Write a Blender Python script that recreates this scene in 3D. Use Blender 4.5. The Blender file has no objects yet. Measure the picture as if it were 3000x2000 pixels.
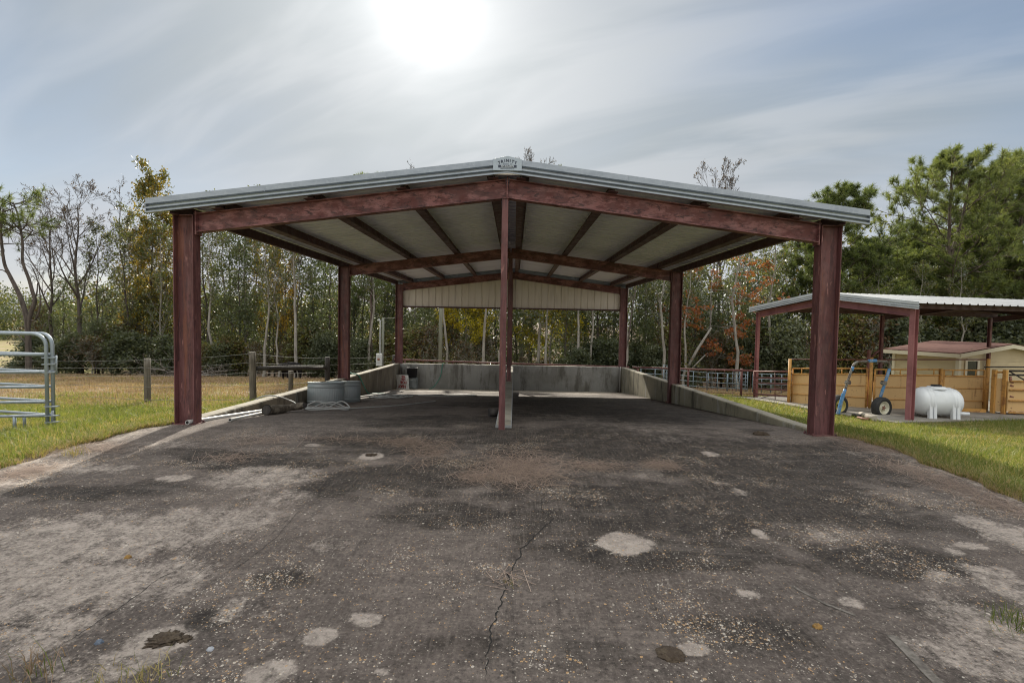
import bpy, math, random
import numpy as np
from mathutils import Vector, Matrix

S = bpy.context.scene
COL = S.collection
random.seed(7)
R = math.radians

# ------------------------------------------------------------------ camera
F_PX, PITCH, YAW, ROLL, CX, CZ = 1487.734, -0.0395, -0.004, 0.0172, 0.149, 1.7433
fw = Vector((math.sin(YAW)*math.cos(PITCH), math.cos(YAW)*math.cos(PITCH), math.sin(PITCH)))
rt = Vector((math.cos(YAW), -math.sin(YAW), 0))
up = rt.cross(fw)
r2 = rt*math.cos(ROLL)+up*math.sin(ROLL)
u2 = -rt*math.sin(ROLL)+up*math.cos(ROLL)
CAM = Vector((CX, 0, CZ))
cd = bpy.data.cameras.new('camera'); cam = bpy.data.objects.new('camera', cd); COL.objects.link(cam)
cd.sensor_width = 36; cd.lens = F_PX/3000*36; cd.clip_start = .05; cd.clip_end = 3000
m = Matrix((r2, u2, -fw)).transposed().to_4x4(); m.translation = CAM
cam.matrix_world = m
S.camera = cam

K = 1.27551
def ray(x, y):                      # a direction from measurements taken on the photo
    return fw + r2*((x*K-1500)/F_PX) - u2*((y*K-1000)/F_PX)
def at(x, y, Y):
    d = ray(x, y); return CAM + d*(Y/d.y)
def sst(a, b, x):
    t = min(1, max(0, (x-a)/(b-a))); return t*t*(3-2*t)
def base_z(Y):
    if Y < 7.4: return 0.0
    if Y < 9.2: return -.095*(Y-7.4)**2/3.6*1.0*.93
    z = -.095*(Y-8.22)
    if Y > 42: z = -.095*33.78-.025*(Y-42)
    if Y > 130: z += .03*(Y-130)
    return z
def gz(x, Y):
    e = -.33*sst(5.7, 9.2, abs(x))*(1-sst(12.5, 20, Y))*sst(-2, 3, Y)
    e += -.25*sst(8, 14, x)*sst(20, 28, Y)*(1-sst(45, 70, Y))
    return base_z(Y)+e
def onground(x, y, lift=0.0):
    d = ray(x, y); lo, hi = .5, 200
    for _ in range(60):
        mid = (lo+hi)/2; p = CAM+d*(mid/d.y)
        if p.z > gz(p.x, p.y)+lift: lo = mid
        else: hi = mid
    return CAM+d*(lo/d.y)

# ------------------------------------------------------------------ node helpers
class Nd:
    def __init__(s, tree): s.t = tree; s.n = tree.nodes; s.l = tree.links
    def new(s, typ, **kw):
        n = s.n.new(typ)
        for k, v in kw.items(): setattr(n, k, v)
        return n
    def put(s, sock, v):
        if v is None: return
        if isinstance(v, bpy.types.NodeSocket): s.l.new(v, sock)
        else:
            if sock.type == 'RGBA' and len(v) == 3: v = (*v, 1)
            sock.default_value = v
    def math(s, op, a, b=None, c=None, clamp=False):
        n = s.new('ShaderNodeMath', operation=op, use_clamp=clamp)
        for i, v in enumerate((a, b, c)):
            if v is not None: s.put(n.inputs[i], v)
        return n.outputs[0]
    def vmath(s, op, a, b=None):
        n = s.new('ShaderNodeVectorMath', operation=op)
        s.put(n.inputs[0], a)
        if b is not None: s.put(n.inputs[1], b)
        return n.outputs['Value'] if op in ('DOT_PRODUCT', 'LENGTH') else n.outputs[0]
    def mix(s, f, a, b, mode='MIX'):
        n = s.new('ShaderNodeMix', data_type='RGBA', blend_type=mode, clamp_factor=True)
        s.put(n.inputs[0], f); s.put(n.inputs[6], a); s.put(n.inputs[7], b)
        return n.outputs[2]
    def noise(s, vec, scale, detail=4, rough=.55, dist=0):
        n = s.new('ShaderNodeTexNoise'); s.put(n.inputs['Vector'], vec)
        n.inputs['Scale'].default_value = scale; n.inputs['Detail'].default_value = detail
        n.inputs['Roughness'].default_value = rough; n.inputs['Distortion'].default_value = dist
        return n.outputs[0]
    def voro(s, vec, scale, out='Distance', feature='F1', rnd=1):
        n = s.new('ShaderNodeTexVoronoi', feature=feature); s.put(n.inputs['Vector'], vec)
        n.inputs['Scale'].default_value = scale
        if 'Randomness' in n.inputs: n.inputs['Randomness'].default_value = rnd
        return n.outputs[out]
    def rng(s, v, a, b, c=0, d=1, smooth=True):
        n = s.new('ShaderNodeMapRange', interpolation_type='SMOOTHSTEP' if smooth else 'LINEAR')
        for i, q in enumerate((v, a, b, c, d)): s.put(n.inputs[i], q)
        return n.outputs[0]
    def scale(s, vec, sc):
        n = s.new('ShaderNodeMapping'); s.put(n.inputs[0], vec); n.inputs['Scale'].default_value = sc
        return n.outputs[0]
    def attr(s, name):
        n = s.new('ShaderNodeAttribute'); n.attribute_name = name; return n.outputs['Fac']
    def sep(s, vec):
        n = s.new('ShaderNodeSeparateXYZ'); s.put(n.inputs[0], vec); return n.outputs
    def comb(s, x, y, z):
        n = s.new('ShaderNodeCombineXYZ')
        for i, v in enumerate((x, y, z)): s.put(n.inputs[i], v)
        return n.outputs[0]
    def bump(s, h, strength, dist=.01):
        n = s.new('ShaderNodeBump'); s.put(n.inputs['Height'], h)
        n.inputs['Strength'].default_value = strength; n.inputs['Distance'].default_value = dist
        return n.outputs[0]

def newmat(name):
    mt = bpy.data.materials.new(name); mt.use_nodes = True
    nd = Nd(mt.node_tree); b = nd.n['Principled BSDF']
    return mt, nd, b
def worldpos(nd): return nd.new('ShaderNodeNewGeometry').outputs['Position']

def simple(name, col, rough=.6, metal=0, layers=(), bump=None, spec=None):
    """layers: (scale, stretch xyz, lo, hi, colour, amount)"""
    mt, nd, b = newmat(name); c = col; P = worldpos(nd)
    for (sc, st, lo, hi, c2, amt) in layers:
        f = nd.noise(nd.scale(P, st), sc, 5, .6)
        c = nd.mix(nd.rng(f, lo, hi, 0, amt), c, c2)
    nd.put(b.inputs['Base Color'], c)
    b.inputs['Roughness'].default_value = rough; b.inputs['Metallic'].default_value = metal
    if spec is not None: b.inputs['Specular IOR Level'].default_value = spec
    if bump:
        nd.put(b.inputs['Normal'], nd.bump(nd.noise(P, bump[0], 4), bump[1], bump[2]))
    return mt

# red-oxide primer on steel: pinkish chalked patches, dark weathering, rust runs
def primer(name, st, chalk=.6, dark=.9, base=None):
    mt, nd, b = newmat(name); P = worldpos(nd)
    pv = nd.scale(P, st)
    c = base or (.145, .052, .051)
    c = nd.mix(nd.rng(nd.noise(pv, 2.2, 7, .72, .3), .44, .58, 0, chalk), c, (.35, .165, .165))
    c = nd.mix(nd.rng(nd.noise(pv, 1.3, 6, .7, .5), .52, .62, 0, dark*.8), c, (.070, .030, .030))
    c = nd.mix(nd.rng(nd.noise(pv, 5.5, 8, .78, .6), .52, .60, 0, dark), c, (.050, .024, .028))
    c = nd.mix(nd.rng(nd.noise(pv, 11, 6, .75), .58, .68, 0, .6), c, (.22, .085, .05))
    if base and base[0] > .09:      # flaked vertical flecks on the columns
        c = nd.mix(nd.rng(nd.noise(nd.scale(P, (16, 16, 2.4)), 1.0, 4, .6), .62, .67, 0, .75), c, (.30, .145, .13))
        c = nd.mix(nd.rng(nd.noise(nd.scale(P, (7, 7, .5)), 1.0, 6, .7), .56, .66, 0, .55), c, (.21, .075, .04))
    nd.put(b.inputs['Base Color'], c)
    nd.put(b.inputs['Roughness'], nd.rng(nd.noise(P, 6), .3, .7, .5, .8))
    nd.put(b.inputs['Normal'], nd.bump(nd.noise(P, 45, 4), .25, .004))
    return mt
PR_H = primer('primer_beam', (1, 1, 2.8), .75, .9)
PR_V = primer('primer_column', (3.5, 3.5, .45), .22, .75, (.100, .036, .036))
PR_D = primer('primer_purlin', (1, .5, 1), .05, .9, (.062, .027, .030))
PR_F = simple('primer_fence', (.13, .05, .045), .6, 0, [(4, (1, 1, 1), .45, .65, (.22, .10, .09), .6)])
PR_S = simple('primer_small_shed', (.33, .14, .145), .55, 0, [(2, (1, 1, .6), .45, .65, (.22, .085, .09), .8), (6, (1, 1, 3), .55, .7, (.42, .21, .21), .5)])
GALV = simple('galvanised_trim', (.33, .37, .42), .38, .6, [(3, (1, 1, 4), .4, .65, (.25, .285, .33), .7), (22, (1, 1, 1), .5, .7, (.42, .46, .50), .4)])
GALV2 = simple('pale_galvanised_trim', (.60, .63, .66), .45, .2, [(3, (1, 1, 4), .4, .65, (.48, .51, .55), .7)])
GALVR = simple('galvanised_roof', (.42, .43, .44), .5, .4, [(1.2, (.3, 2, 1), .4, .65, (.31, .32, .33), .8), (9, (.2, 3, 1), .55, .75, (.40, .35, .31), .4)])
TAN = simple('tan_sheet_underside', (.78, .79, .95), .5, 0, [(1.0, (.25, 1.5, 1), .45, .7, (.69, .70, .84), .7), (7, (.3, 2, 1), .6, .8, (.50, .47, .43), .35)])
TANW = simple('tan_wall_sheet', (.66, .61, .56), .5, 0, [(2, (3, 1, .4), .45, .7, (.54, .49, .44), .7)])
WHITE = simple('white_plastic', (.74, .77, .80), .38, 0, [(3, (1, 1, 1), .5, .75, (.60, .62, .62), .5)])
PVC = simple('white_pvc_pipe', (.46, .46, .45), .4, 0, [(8, (1, 1, 1), .5, .7, (.42, .40, .36), .6)])
BLACK = simple('black_plastic', (.018, .018, .022), .45)
DARK = simple('dark_rubber', (.02, .02, .021), .75, 0, [(20, (1, 1, 1), .4, .7, (.045, .042, .038), .7)])
SIGNP = simple('painted_sign_face', (.38, .44, .51), .4, .1, [(5, (1, 1, 1), .5, .7, (.31, .36, .42), .6)])
SIGNW = simple('white_sign_sheet', (.78, .79, .77), .5, 0, [(6, (1, 1, 1), .5, .7, (.45, .45, .40), .6)])
INK = simple('dark_navy_ink', (.03, .04, .07), .5)
RED = simple('red_ink', (.36, .025, .035), .5)
LIGHTINK = simple('pale_ink', (.60, .66, .72), .5)
STEEL = simple('galvanised_tube', (.33, .37, .42), .55, .45, [(6, (1, 1, 1), .4, .65, (.26, .31, .35), .8), (14, (1, 1, 1), .6, .75, (.20, .15, .11), .5)])
STEELB = simple('pale_blue_tube', (.20, .25, .29), .55, .3, [(5, (1, 1, 1), .45, .65, (.11, .135, .15), .8)])
STOCK = simple('galvanised_tank', (.27, .295, .305), .5, .4, [(5, (1, 1, 1), .4, .65, (.24, .28, .29), .8), (2.4, (1, 1, .5), .5, .7, (.30, .31, .28), .7)])
YEL = None
def yellow():
    mt, nd, b = newmat('weathered_yellow_paint'); P = worldpos(nd)
    c = (.64, .42, .19)
    c = nd.mix(nd.rng(nd.noise(P, 1.1, 5), .4, .65, 0, .7), c, (.61, .38, .17))
    c = nd.mix(nd.rng(nd.noise(nd.scale(P, (5, 5, .5)), 2.2, 6, .7), .55, .70, 0, .75), c, (.24, .105, .04))
    c = nd.mix(nd.rng(nd.noise(P, 7, 6, .75), .60, .70, 0, .85), c, (.14, .052, .028))
    nd.put(b.inputs['Base Color'], c); b.inputs['Roughness'].default_value = .62
    return mt
YEL = yellow()
YELF = simple('rusty_yellow_frame', (.58, .31, .085), .6, 0, [(5, (1, 1, 1), .50, .66, (.25, .10, .04), .75), (17, (1, 1, 1), .58, .72, (.12, .05, .03), .6)])
BLUE = simple('worn_blue_paint', (.07, .22, .45), .45, 0, [(7, (1, 1, 1), .48, .62, (.24, .30, .36), .8), (15, (1, 1, 1), .56, .68, (.10, .06, .045), .8)])
GREYM = simple('scuffed_grey_metal', (.20, .19, .17), .5, .4, [(9, (1, 1, 1), .45, .65, (.10, .06, .045), .8)])
RIM = simple('cream_wheel_rim', (.62, .60, .47), .45, 0, [(9, (1, 1, 1), .5, .7, (.40, .34, .20), .7)])
RIMY = simple('yellow_wheel_rim', (.50, .42, .10), .45, 0, [(9, (1, 1, 1), .5, .7, (.30, .22, .07), .7)])
RUSTP = simple('rusty_pipe', (.23, .10, .07), .7, 0, [(12, (1, 1, 1), .45, .65, (.36, .20, .15), .8)])
GREEN = simple('teal_hose', (.05, .30, .22), .45)
HOSE = simple('grey_hose', (.33, .335, .33), .5, 0, [(6, (1, 1, 1), .5, .7, (.30, .30, .29), .6)])
WOODP = simple('weathered_post_wood', (.145, .125, .10), .85, 0, [(6, (4, 4, .4), .4, .65, (.075, .062, .05), .9), (14, (5, 5, .3), .5, .7, (.22, .20, .165), .6)], (60, .5, .01))
WOODD = simple('dark_creosote_wood', (.035, .03, .028), .8, 0, [(6, (3, 3, .5), .45, .65, (.07, .062, .055), .7)], (50, .5, .01))
BARKL = simple('log_bark', (.075, .06, .045), .9, 0, [(9, (1, 1, 1), .45, .6, (.18, .155, .12), .8)], (30, .8, .02))
POLE = simple('utility_pole_wood', (.20, .21, .17), .85, 0, [(4, (5, 5, .3), .4, .65, (.13, .13, .11), .8)])
BOXG = simple('grey_painted_box', (.55, .58, .60), .45, .2, [(6, (1, 1, 1), .5, .7, (.42, .44, .45), .6)])
WIRE = simple('fence_wire', (.13, .13, .125), .7, 0)
SIDING = simple('tan_siding', (.58, .48, .30), .6, 0, [(1.5, (1, 1, 3), .45, .7, (.48, .39, .24), .7)])
TRIMC = simple('cream_trim', (.66, .60, .46), .55)
ROOFR = simple('red_brown_roofing', (.125, .070, .060), .9, 0, [(9, (1, 1, 1), .4, .7, (.10, .05, .045), .8)], None, .1)
WINDARK = simple('dark_opening', (.012, .012, .014), .25)
SOIL = simple('dried_dung', (.055, .038, .026), .95, 0, [(25, (1, 1, 1), .4, .65, (.10, .075, .05), .8)], (60, 1, .02))
STONEB = simple('blue_grey_stone', (.10, .13, .18), .6, 0, [(40, (1, 1, 1), .4, .7, (.20, .23, .28), .7)])
STONEO = simple('ochre_stone', (.30, .17, .04), .6, 0, [(40, (1, 1, 1), .4, .7, (.16, .09, .03), .7)])
STONEG = simple('pale_stone', (.34, .36, .40), .6)
CRACK = simple('crack_shadow_gap', (.012, .011, .010), .95)
COAT = simple('black_animal_coat', (.010, .009, .010), .75, 0, [(6, (1, 1, 1), .5, .7, (.022, .020, .022), .7)], None, .15)
STRAW = None

def concrete_wall(name, a, b2, c3):
    mt, nd, b = newmat(name); P = worldpos(nd)
    c = a
    c = nd.mix(nd.rng(nd.noise(P, .9, 5, .6), .42, .62, 0, .8), c, b2)
    c = nd.mix(nd.rng(nd.noise(nd.scale(P, (2.0, 2.0, .4)), 1.4, 7, .72), .5, .64, 0, .85), c, c3)
    c = nd.mix(nd.rng(nd.noise(nd.scale(P, (2.2, 2.2, .35)), 2.2, 7, .72), .54, .66, 0, .7), c, (.36, .36, .33))
    c = nd.mix(nd.rng(nd.noise(P, 26, 5, .7), .55, .72, 0, .45), c, (.07, .065, .055))
    nd.put(b.inputs['Base Color'], c); b.inputs['Roughness'].default_value = .88
    nd.put(b.inputs['Normal'], nd.bump(nd.noise(P, 30, 5, .6), .35, .01))
    return mt
CW_L = concrete_wall('stained_concrete_brown', (.22, .19, .145), (.14, .12, .09), (.055, .05, .04))
CW_B = concrete_wall('stained_concrete_grey', (.34, .345, .335), (.24, .24, .22), (.13, .125, .11))
CW_R = concrete_wall('stained_concrete_ochre', (.30, .275, .20), (.18, .165, .12), (.06, .055, .042))
CW_C = concrete_wall('pale_concrete', (.36, .37, .37), (.29, .30, .30), (.20, .20, .19))
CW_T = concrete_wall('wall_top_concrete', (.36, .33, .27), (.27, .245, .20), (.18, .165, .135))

# ------------------------------------------------------------------ mesh helpers
class MB:
    def __init__(s): s.v = []; s.f = []; s.mi = []; s.cm = 0; s.sm = []; s.cs = False
    def add(s, vs, fs):
        o = len(s.v); s.v += [tuple(v) for v in vs]
        for f in fs:
            s.f.append([i+o for i in f]); s.mi.append(s.cm); s.sm.append(s.cs)
    def bar(s, p0, p1, a, wa, b, wb):
        p0, p1, a, b = map(Vector, (p0, p1, a, b)); a = a*wa/2; b = b*wb/2
        s.add([p+sa*a+sb*b for p in (p0, p1) for sa, sb in ((-1, -1), (1, -1), (1, 1), (-1, 1))],
              [(0, 1, 2, 3), (7, 6, 5, 4), (0, 4, 5, 1), (1, 5, 6, 2), (2, 6, 7, 3), (3, 7, 4, 0)])
    def box(s, x0, x1, y0, y1, z0, z1):
        s.bar(((x0+x1)/2, (y0+y1)/2, z0), ((x0+x1)/2, (y0+y1)/2, z1), (1, 0, 0), x1-x0, (0, 1, 0), y1-y0)
    def ibeam(s, p0, p1, wd, depth, fd, fwid, tw=.012, tf=.018):
        wd = Vector(wd); fd = Vector(fd); p0 = Vector(p0); p1 = Vector(p1)
        s.bar(p0, p1, wd, depth-2*tf, fd, tw)
        for g in (-1, 1):
            o = wd*g*(depth-tf)/2; s.bar(p0+o, p1+o, wd, tf, fd, fwid)
    def tube(s, pts, r, n=8, cap=True, smooth=True):
        pts = [Vector(p) for p in pts]; m_ = len(pts)
        rr = r if isinstance(r, (list, tuple)) else [r]*m_
        s.cs = smooth; vs = []; prev = None
        for i, p in enumerate(pts):
            t = (pts[min(i+1, m_-1)]-pts[max(i-1, 0)]).normalized()
            if prev is None:
                q = Vector((0, 0, 1)) if abs(t.z) < .9 else Vector((1, 0, 0))
                u = t.cross(q).normalized()
            else:
                u = (prev-t*prev.dot(t)).normalized()
            prev = u; w = t.cross(u)
            vs += [p+(u*math.cos(a)+w*math.sin(a))*rr[i] for a in [2*math.pi*k/n for k in range(n)]]
        fs = [(i*n+k, i*n+(k+1) % n, (i+1)*n+(k+1) % n, (i+1)*n+k) for i in range(m_-1) for k in range(n)]
        s.add(vs, fs); s.cs = False
        if cap:
            o = len(s.v)-len(vs)
            s.f.append([o+k for k in range(n)][::-1]); s.mi.append(s.cm); s.sm.append(False)
            s.f.append([o+(m_-1)*n+k for k in range(n)]); s.mi.append(s.cm); s.sm.append(False)
    def lathe(s, c, prof, n=32, axis=(0, 0, 1), smooth=True):
        c = Vector(c); ax = Vector(axis).normalized()
        q = Vector((0, 0, 1)) if abs(ax.z) < .9 else Vector((1, 0, 0))
        u = ax.cross(q).normalized(); w = ax.cross(u); s.cs = smooth
        vs = [c+ax*h+(u*math.cos(a)+w*math.sin(a))*r for (r, h) in prof for a in [2*math.pi*k/n for k in range(n)]]
        fs = [(i*n+k, i*n+(k+1) % n, (i+1)*n+(k+1) % n, (i+1)*n+k) for i in range(len(prof)-1) for k in range(n)]
        s.add(vs, fs); s.cs = False
    def sheet(s, prof, d, smooth=False):          # polyline of points extruded along d
        prof = [Vector(p) for p in prof]; d = Vector(d); k = len(prof); s.cs = smooth
        s.add(prof+[p+d for p in prof], [(i, i+1, k+i+1, k+i) for i in range(k-1)]); s.cs = False
    def prism(s, poly, d):
        poly = [Vector(p) for p in poly]; d = Vector(d); k = len(poly)
        s.add(poly+[p+d for p in poly], [tuple(range(k)), tuple(range(2*k-1, k-1, -1))]+[(i, k+i, k+(i+1) % k, (i+1) % k) for i in range(k)])
    def build(s, name, mats, parent=None, bevel=0):
        if not isinstance(mats, (list, tuple)): mats = [mats]
        me = bpy.data.meshes.new(name)
        off = Vector((0, 0, 0))
        if parent is not None:
            q = parent
            while q is not None: off += q.location; q = q.parent
        else:
            xs = [v[0] for v in s.v]; ys = [v[1] for v in s.v]; zs = [v[2] for v in s.v]
            off = Vector(((min(xs)+max(xs))/2, (min(ys)+max(ys))/2, min(zs)))
        me.from_pydata([(v[0]-off.x, v[1]-off.y, v[2]-off.z) for v in s.v], [], s.f)
        for mt in mats: me.materials.append(mt)
        me.polygons.foreach_set('material_index', s.mi); me.polygons.foreach_set('use_smooth', s.sm)
        me.update()
        o = bpy.data.objects.new(name, me); COL.objects.link(o)
        if parent is not None: o.parent = parent
        else: o.location = off
        if bevel:
            md = o.modifiers.new('bevel', 'BEVEL'); md.width = bevel; md.segments = 2; md.limit_method = 'ANGLE'
        return o
def tag(o, label=None, cat=None, group=None, kind=None):
    if label: o['label'] = label
    if cat: o['category'] = cat
    if group: o['group'] = group
    if kind: o['kind'] = kind
    return o
def thing(name, label, cat, loc, group=None):
    o = bpy.data.objects.new(name, None); o.empty_display_size = .3; COL.objects.link(o)
    o.location = Vector(loc); tag(o, label, cat, group); return o
def mesh_np(name, V, Fq, mats, mi=None, smooth=False):
    """V (n,3), Fq (m,k) all same k"""
    me = bpy.data.meshes.new(name); n = len(V); mm, k = Fq.shape
    me.vertices.add(n); me.vertices.foreach_set('co', V.astype(np.float32).ravel())
    me.loops.add(mm*k); me.loops.foreach_set('vertex_index', Fq.astype(np.int32).ravel())
    me.polygons.add(mm); me.polygons.foreach_set('loop_start', np.arange(0, mm*k, k, dtype=np.int32))
    for mt in mats: me.materials.append(mt)
    if mi is not None: me.polygons.foreach_set('material_index', mi.astype(np.int32))
    if smooth: me.polygons.foreach_set('use_smooth', np.ones(mm, dtype=bool))
    me.update(calc_edges=True); me.validate(); return me
def link(name, me, parent=None, loc=(0, 0, 0)):
    o = bpy.data.objects.new(name, me); COL.objects.link(o); o.location = loc
    if parent is not None: o.parent = parent
    return o
def text_obj(name, body, size, mat, parent, matrix, align='CENTER', extrude=.001, bold=.02):
    cu = bpy.data.curves.new(name, 'FONT'); cu.body = body; cu.size = size; cu.align_x = align; cu.align_y = 'CENTER'
    cu.offset = size*bold; cu.extrude = extrude; cu.resolution_u = 3
    tmp = bpy.data.objects.new(name+'_tmp', cu); COL.objects.link(tmp)
    dg = bpy.context.evaluated_depsgraph_get(); me = bpy.data.meshes.new_from_object(tmp.evaluated_get(dg))
    bpy.data.objects.remove(tmp); bpy.data.curves.remove(cu)
    me.name = name; me.materials.clear(); me.materials.append(mat)
    off = Vector((0, 0, 0)); q = parent
    while q is not None: off += q.location; q = q.parent
    me.transform(Matrix.Translation(-off) @ matrix)
    return link(name, me, parent)
X_, Y_, Z_ = Vector((1, 0, 0)), Vector((0, 1, 0)), Vector((0, 0, 1))

# ------------------------------------------------------------------ world + sun
SUN = ray(985, 4).normalized()
w = bpy.data.worlds.new('World'); S.world = w; w.use_nodes = True
nd = Nd(w.node_tree); nd.n.clear()
sky = nd.new('ShaderNodeTexSky', sky_type='NISHITA', sun_disc=False)
sky.sun_elevation = math.asin(SUN.z); sky.sun_rotation = math.atan2(SUN.x, SUN.y)
sky.air_density = 1.0; sky.dust_density = .6; sky.ozone_density = 1.0
bg1 = nd.new('ShaderNodeBackground'); nd.l.new(sky.outputs[0], bg1.inputs[0]); bg1.inputs[1].default_value = .070
D = nd.new('ShaderNodeTexCoord').outputs['Generated']
D = nd.vmath('NORMALIZE', D)
dx, dy, dz = nd.sep(D)
zz = nd.math('ADD', nd.math('MAXIMUM', dz, 0), .16)
qx = nd.math('DIVIDE', dx, zz); qy = nd.math('DIVIDE', dy, zz)
a = R(152)
u_ = nd.math('ADD', nd.math('MULTIPLY', qx, math.cos(a)), nd.math('MULTIPLY', qy, math.sin(a)))
v_ = nd.math('ADD', nd.math('MULTIPLY', qx, -math.sin(a)), nd.math('MULTIPLY', qy, math.cos(a)))
st = nd.comb(nd.math('MULTIPLY', u_, .34), nd.math('MULTIPLY', v_, 1.0), 0)
n1 = nd.noise(st, 1.25, 5, .46, .8)
n2 = nd.noise(nd.comb(u_, v_, 3.0), .55, 4, .5, .3)
n3 = nd.noise(nd.comb(nd.math('MULTIPLY', u_, .6), nd.math('MULTIPLY', v_, 2.2), 7.0), 1.5, 4, .5, .8)
cdot = nd.math('MAXIMUM', nd.vmath('DOT_PRODUCT', D, SUN), 0)
p8 = nd.math('POWER', cdot, 9.0); p40 = nd.math('POWER', cdot, 34.0); p150 = nd.math('ADD', nd.math('MULTIPLY', nd.math('POWER', cdot, 210.0), .42), nd.math('POWER', cdot, 700.0))
cov = nd.math('ADD', nd.math('MULTIPLY', n1, .40), nd.math('ADD', nd.math('MULTIPLY', n2, .70), nd.math('MULTIPLY', n3, .16)))
cov = nd.math('ADD', cov, nd.math('MULTIPLY', nd.math('POWER', cdot, 5.0), .42))
cov = nd.math('ADD', cov, nd.rng(dz, .55, 0.0, 0, .20))
fac = nd.math('MAXIMUM', nd.rng(cov, .53, 1.05, .22, .97), nd.math('MAXIMUM', nd.rng(dz, .5, .8, 0, .95), nd.rng(dy, .1, -.3, 0, .95)))
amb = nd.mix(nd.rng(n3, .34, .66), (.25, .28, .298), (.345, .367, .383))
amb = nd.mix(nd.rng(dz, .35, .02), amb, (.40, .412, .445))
sky_fill = nd.rng(dz, .54, .85, 1.0, 3.4)      # sky overhead, out of view, brightened as added fill for the shade
sky_fill = nd.math('MULTIPLY', sky_fill, nd.rng(dy, .15, -.35, 1.0, 1.7))    # added fill: unseen sky behind the camera made brighter for surfaces facing it
zt_ = nd.rng(sky_fill, 1.0, 1.6)
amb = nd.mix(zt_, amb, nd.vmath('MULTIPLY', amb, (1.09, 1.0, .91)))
amb = nd.vmath('MULTIPLY', amb, nd.comb(sky_fill, sky_fill, sky_fill))
g = nd.math('ADD', nd.math('MULTIPLY', p8, .10), nd.math('ADD', nd.math('MULTIPLY', p40, .17), nd.math('MULTIPLY', p150, .58)))
g = nd.math('MULTIPLY', g, nd.rng(n1, .25, .75, .8, 1.15))
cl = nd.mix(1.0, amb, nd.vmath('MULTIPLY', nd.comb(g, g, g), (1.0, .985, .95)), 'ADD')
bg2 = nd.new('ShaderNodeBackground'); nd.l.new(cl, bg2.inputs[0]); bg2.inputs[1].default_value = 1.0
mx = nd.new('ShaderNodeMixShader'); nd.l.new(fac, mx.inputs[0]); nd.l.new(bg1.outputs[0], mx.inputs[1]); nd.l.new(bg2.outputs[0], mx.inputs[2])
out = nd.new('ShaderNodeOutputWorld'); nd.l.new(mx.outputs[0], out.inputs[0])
sd = bpy.data.lights.new('sun', 'SUN'); sd.energy = 4.2; sd.angle = R(.9); sd.color = (1, .93, .80)
so = bpy.data.objects.new('sun', sd); COL.objects.link(so); so.rotation_euler = SUN.to_track_quat('Z', 'Y').to_euler(); so.location = (0, 0, 40)
S.view_settings.view_transform = 'Standard'; S.view_settings.look = 'None'; S.view_settings.exposure = 0.6; S.view_settings.gamma = 1

# ------------------------------------------------------------------ ground
def ground_material():
    mt, nd, b = newmat('pasture_ground'); P = worldpos(nd); x, y, z = nd.sep(P)
    n_l = nd.noise(P, .35, 5, .6); n_m = nd.noise(P, 1.6, 5, .65); n_f = nd.noise(P, 14, 5, .7)
    n_s = nd.noise(nd.scale(P, (.35, 2.0, 1)), 1.2, 5, .65)
    green = nd.mix(nd.rng(n_m, .35, .65), (.14, .17, .04), (.25, .24, .085))
    green = nd.mix(nd.rng(n_f, .45, .7, 0, .6), green, (.24, .20, .09))
    dry = nd.mix(nd.rng(n_s, .35, .65), (.37, .275, .215), (.29, .23, .145))
    dry = nd.mix(nd.rng(n_f, .5, .7, 0, .7), dry, (.15, .10, .06))
    dry = nd.mix(nd.rng(n_l, .46, .62, 0, .8), dry, (.22, .215, .07))
    yy = nd.math('ADD', y, nd.math('MULTIPLY', nd.math('SUBTRACT', n_l, .5), 9))
    yy = nd.math('ADD', yy, nd.math('MULTIPLY', nd.math('SUBTRACT', n_s, .5), 5))
    c = nd.mix(nd.math('MULTIPLY', nd.rng(yy, 13.6, 16.4), nd.rng(x, 9.5, 6, .25, 1)), green, dry)
    c = nd.mix(nd.math('MULTIPLY', nd.rng(yy, 24, 28), nd.rng(x, 3, 6)), c, dry)
    c = nd.mix(nd.math('MULTIPLY', nd.rng(yy, 30, 35, 0, .6), nd.rng(n_m, .4, .6)), c, (.23, .22, .07))
    lit = nd.mix(nd.rng(n_m, .35, .65), (.13, .085, .055), (.075, .05, .035))
    c = nd.mix(nd.math('MULTIPLY', nd.rng(yy, 39, 43), nd.rng(x, -36, -31)), c, lit)
    edge = nd.attr('edge')
    soil = nd.mix(nd.rng(n_f, .35, .65), (.17, .13, .10), (.09, .068, .052))
    c = nd.mix(nd.rng(nd.math('ADD', edge, nd.math('MULTIPLY', nd.math('SUBTRACT', n_m, .5), .9)), .4, .75), c, soil)
    nd.put(b.inputs['Base Color'], c); b.inputs['Roughness'].default_value = .95; b.inputs['Specular IOR Level'].default_value = .15
    nd.put(b.inputs['Normal'], nd.bump(nd.math('ADD', n_f, nd.math('MULTIPLY', n_m, .8)), .9, .06))
    return mt
LEFT_E = [(8.3, -5.36), (7.6, -5.45), (7.1, -5.62), (6.3, -5.68), (5.6, -5.6), (4.6, -5.5), (3.2, -5.0), (2.0, -4.2), (1.2, -3.2), (-4, -3.0)]
RIGHT_E = [(8.3, 5.36), (7.6, 5.5), (6.9, 5.62), (6.2, 5.55), (5.5, 5.42), (4.8, 5.2), (4.0, 4.9), (3.1, 4.5), (2.2, 4.1), (-4, 3.6)]
def edge_x(tab, Y):
    if Y >= tab[0][0]: return tab[0][1]
    for (a, b), (c, d) in zip(tab, tab[1:]):
        if c <= Y <= a: return d+(b-d)*(Y-c)/(a-c)
    return tab[-1][1]
def wob(y, k): return .07*math.sin(2.1*y+k)+.045*math.sin(5.3*y+2*k)+.025*math.sin(12.7*y+k)
def el(Y): return edge_x(LEFT_E, Y)+(wob(Y, 1) if Y < 7.9 else 0)
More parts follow.
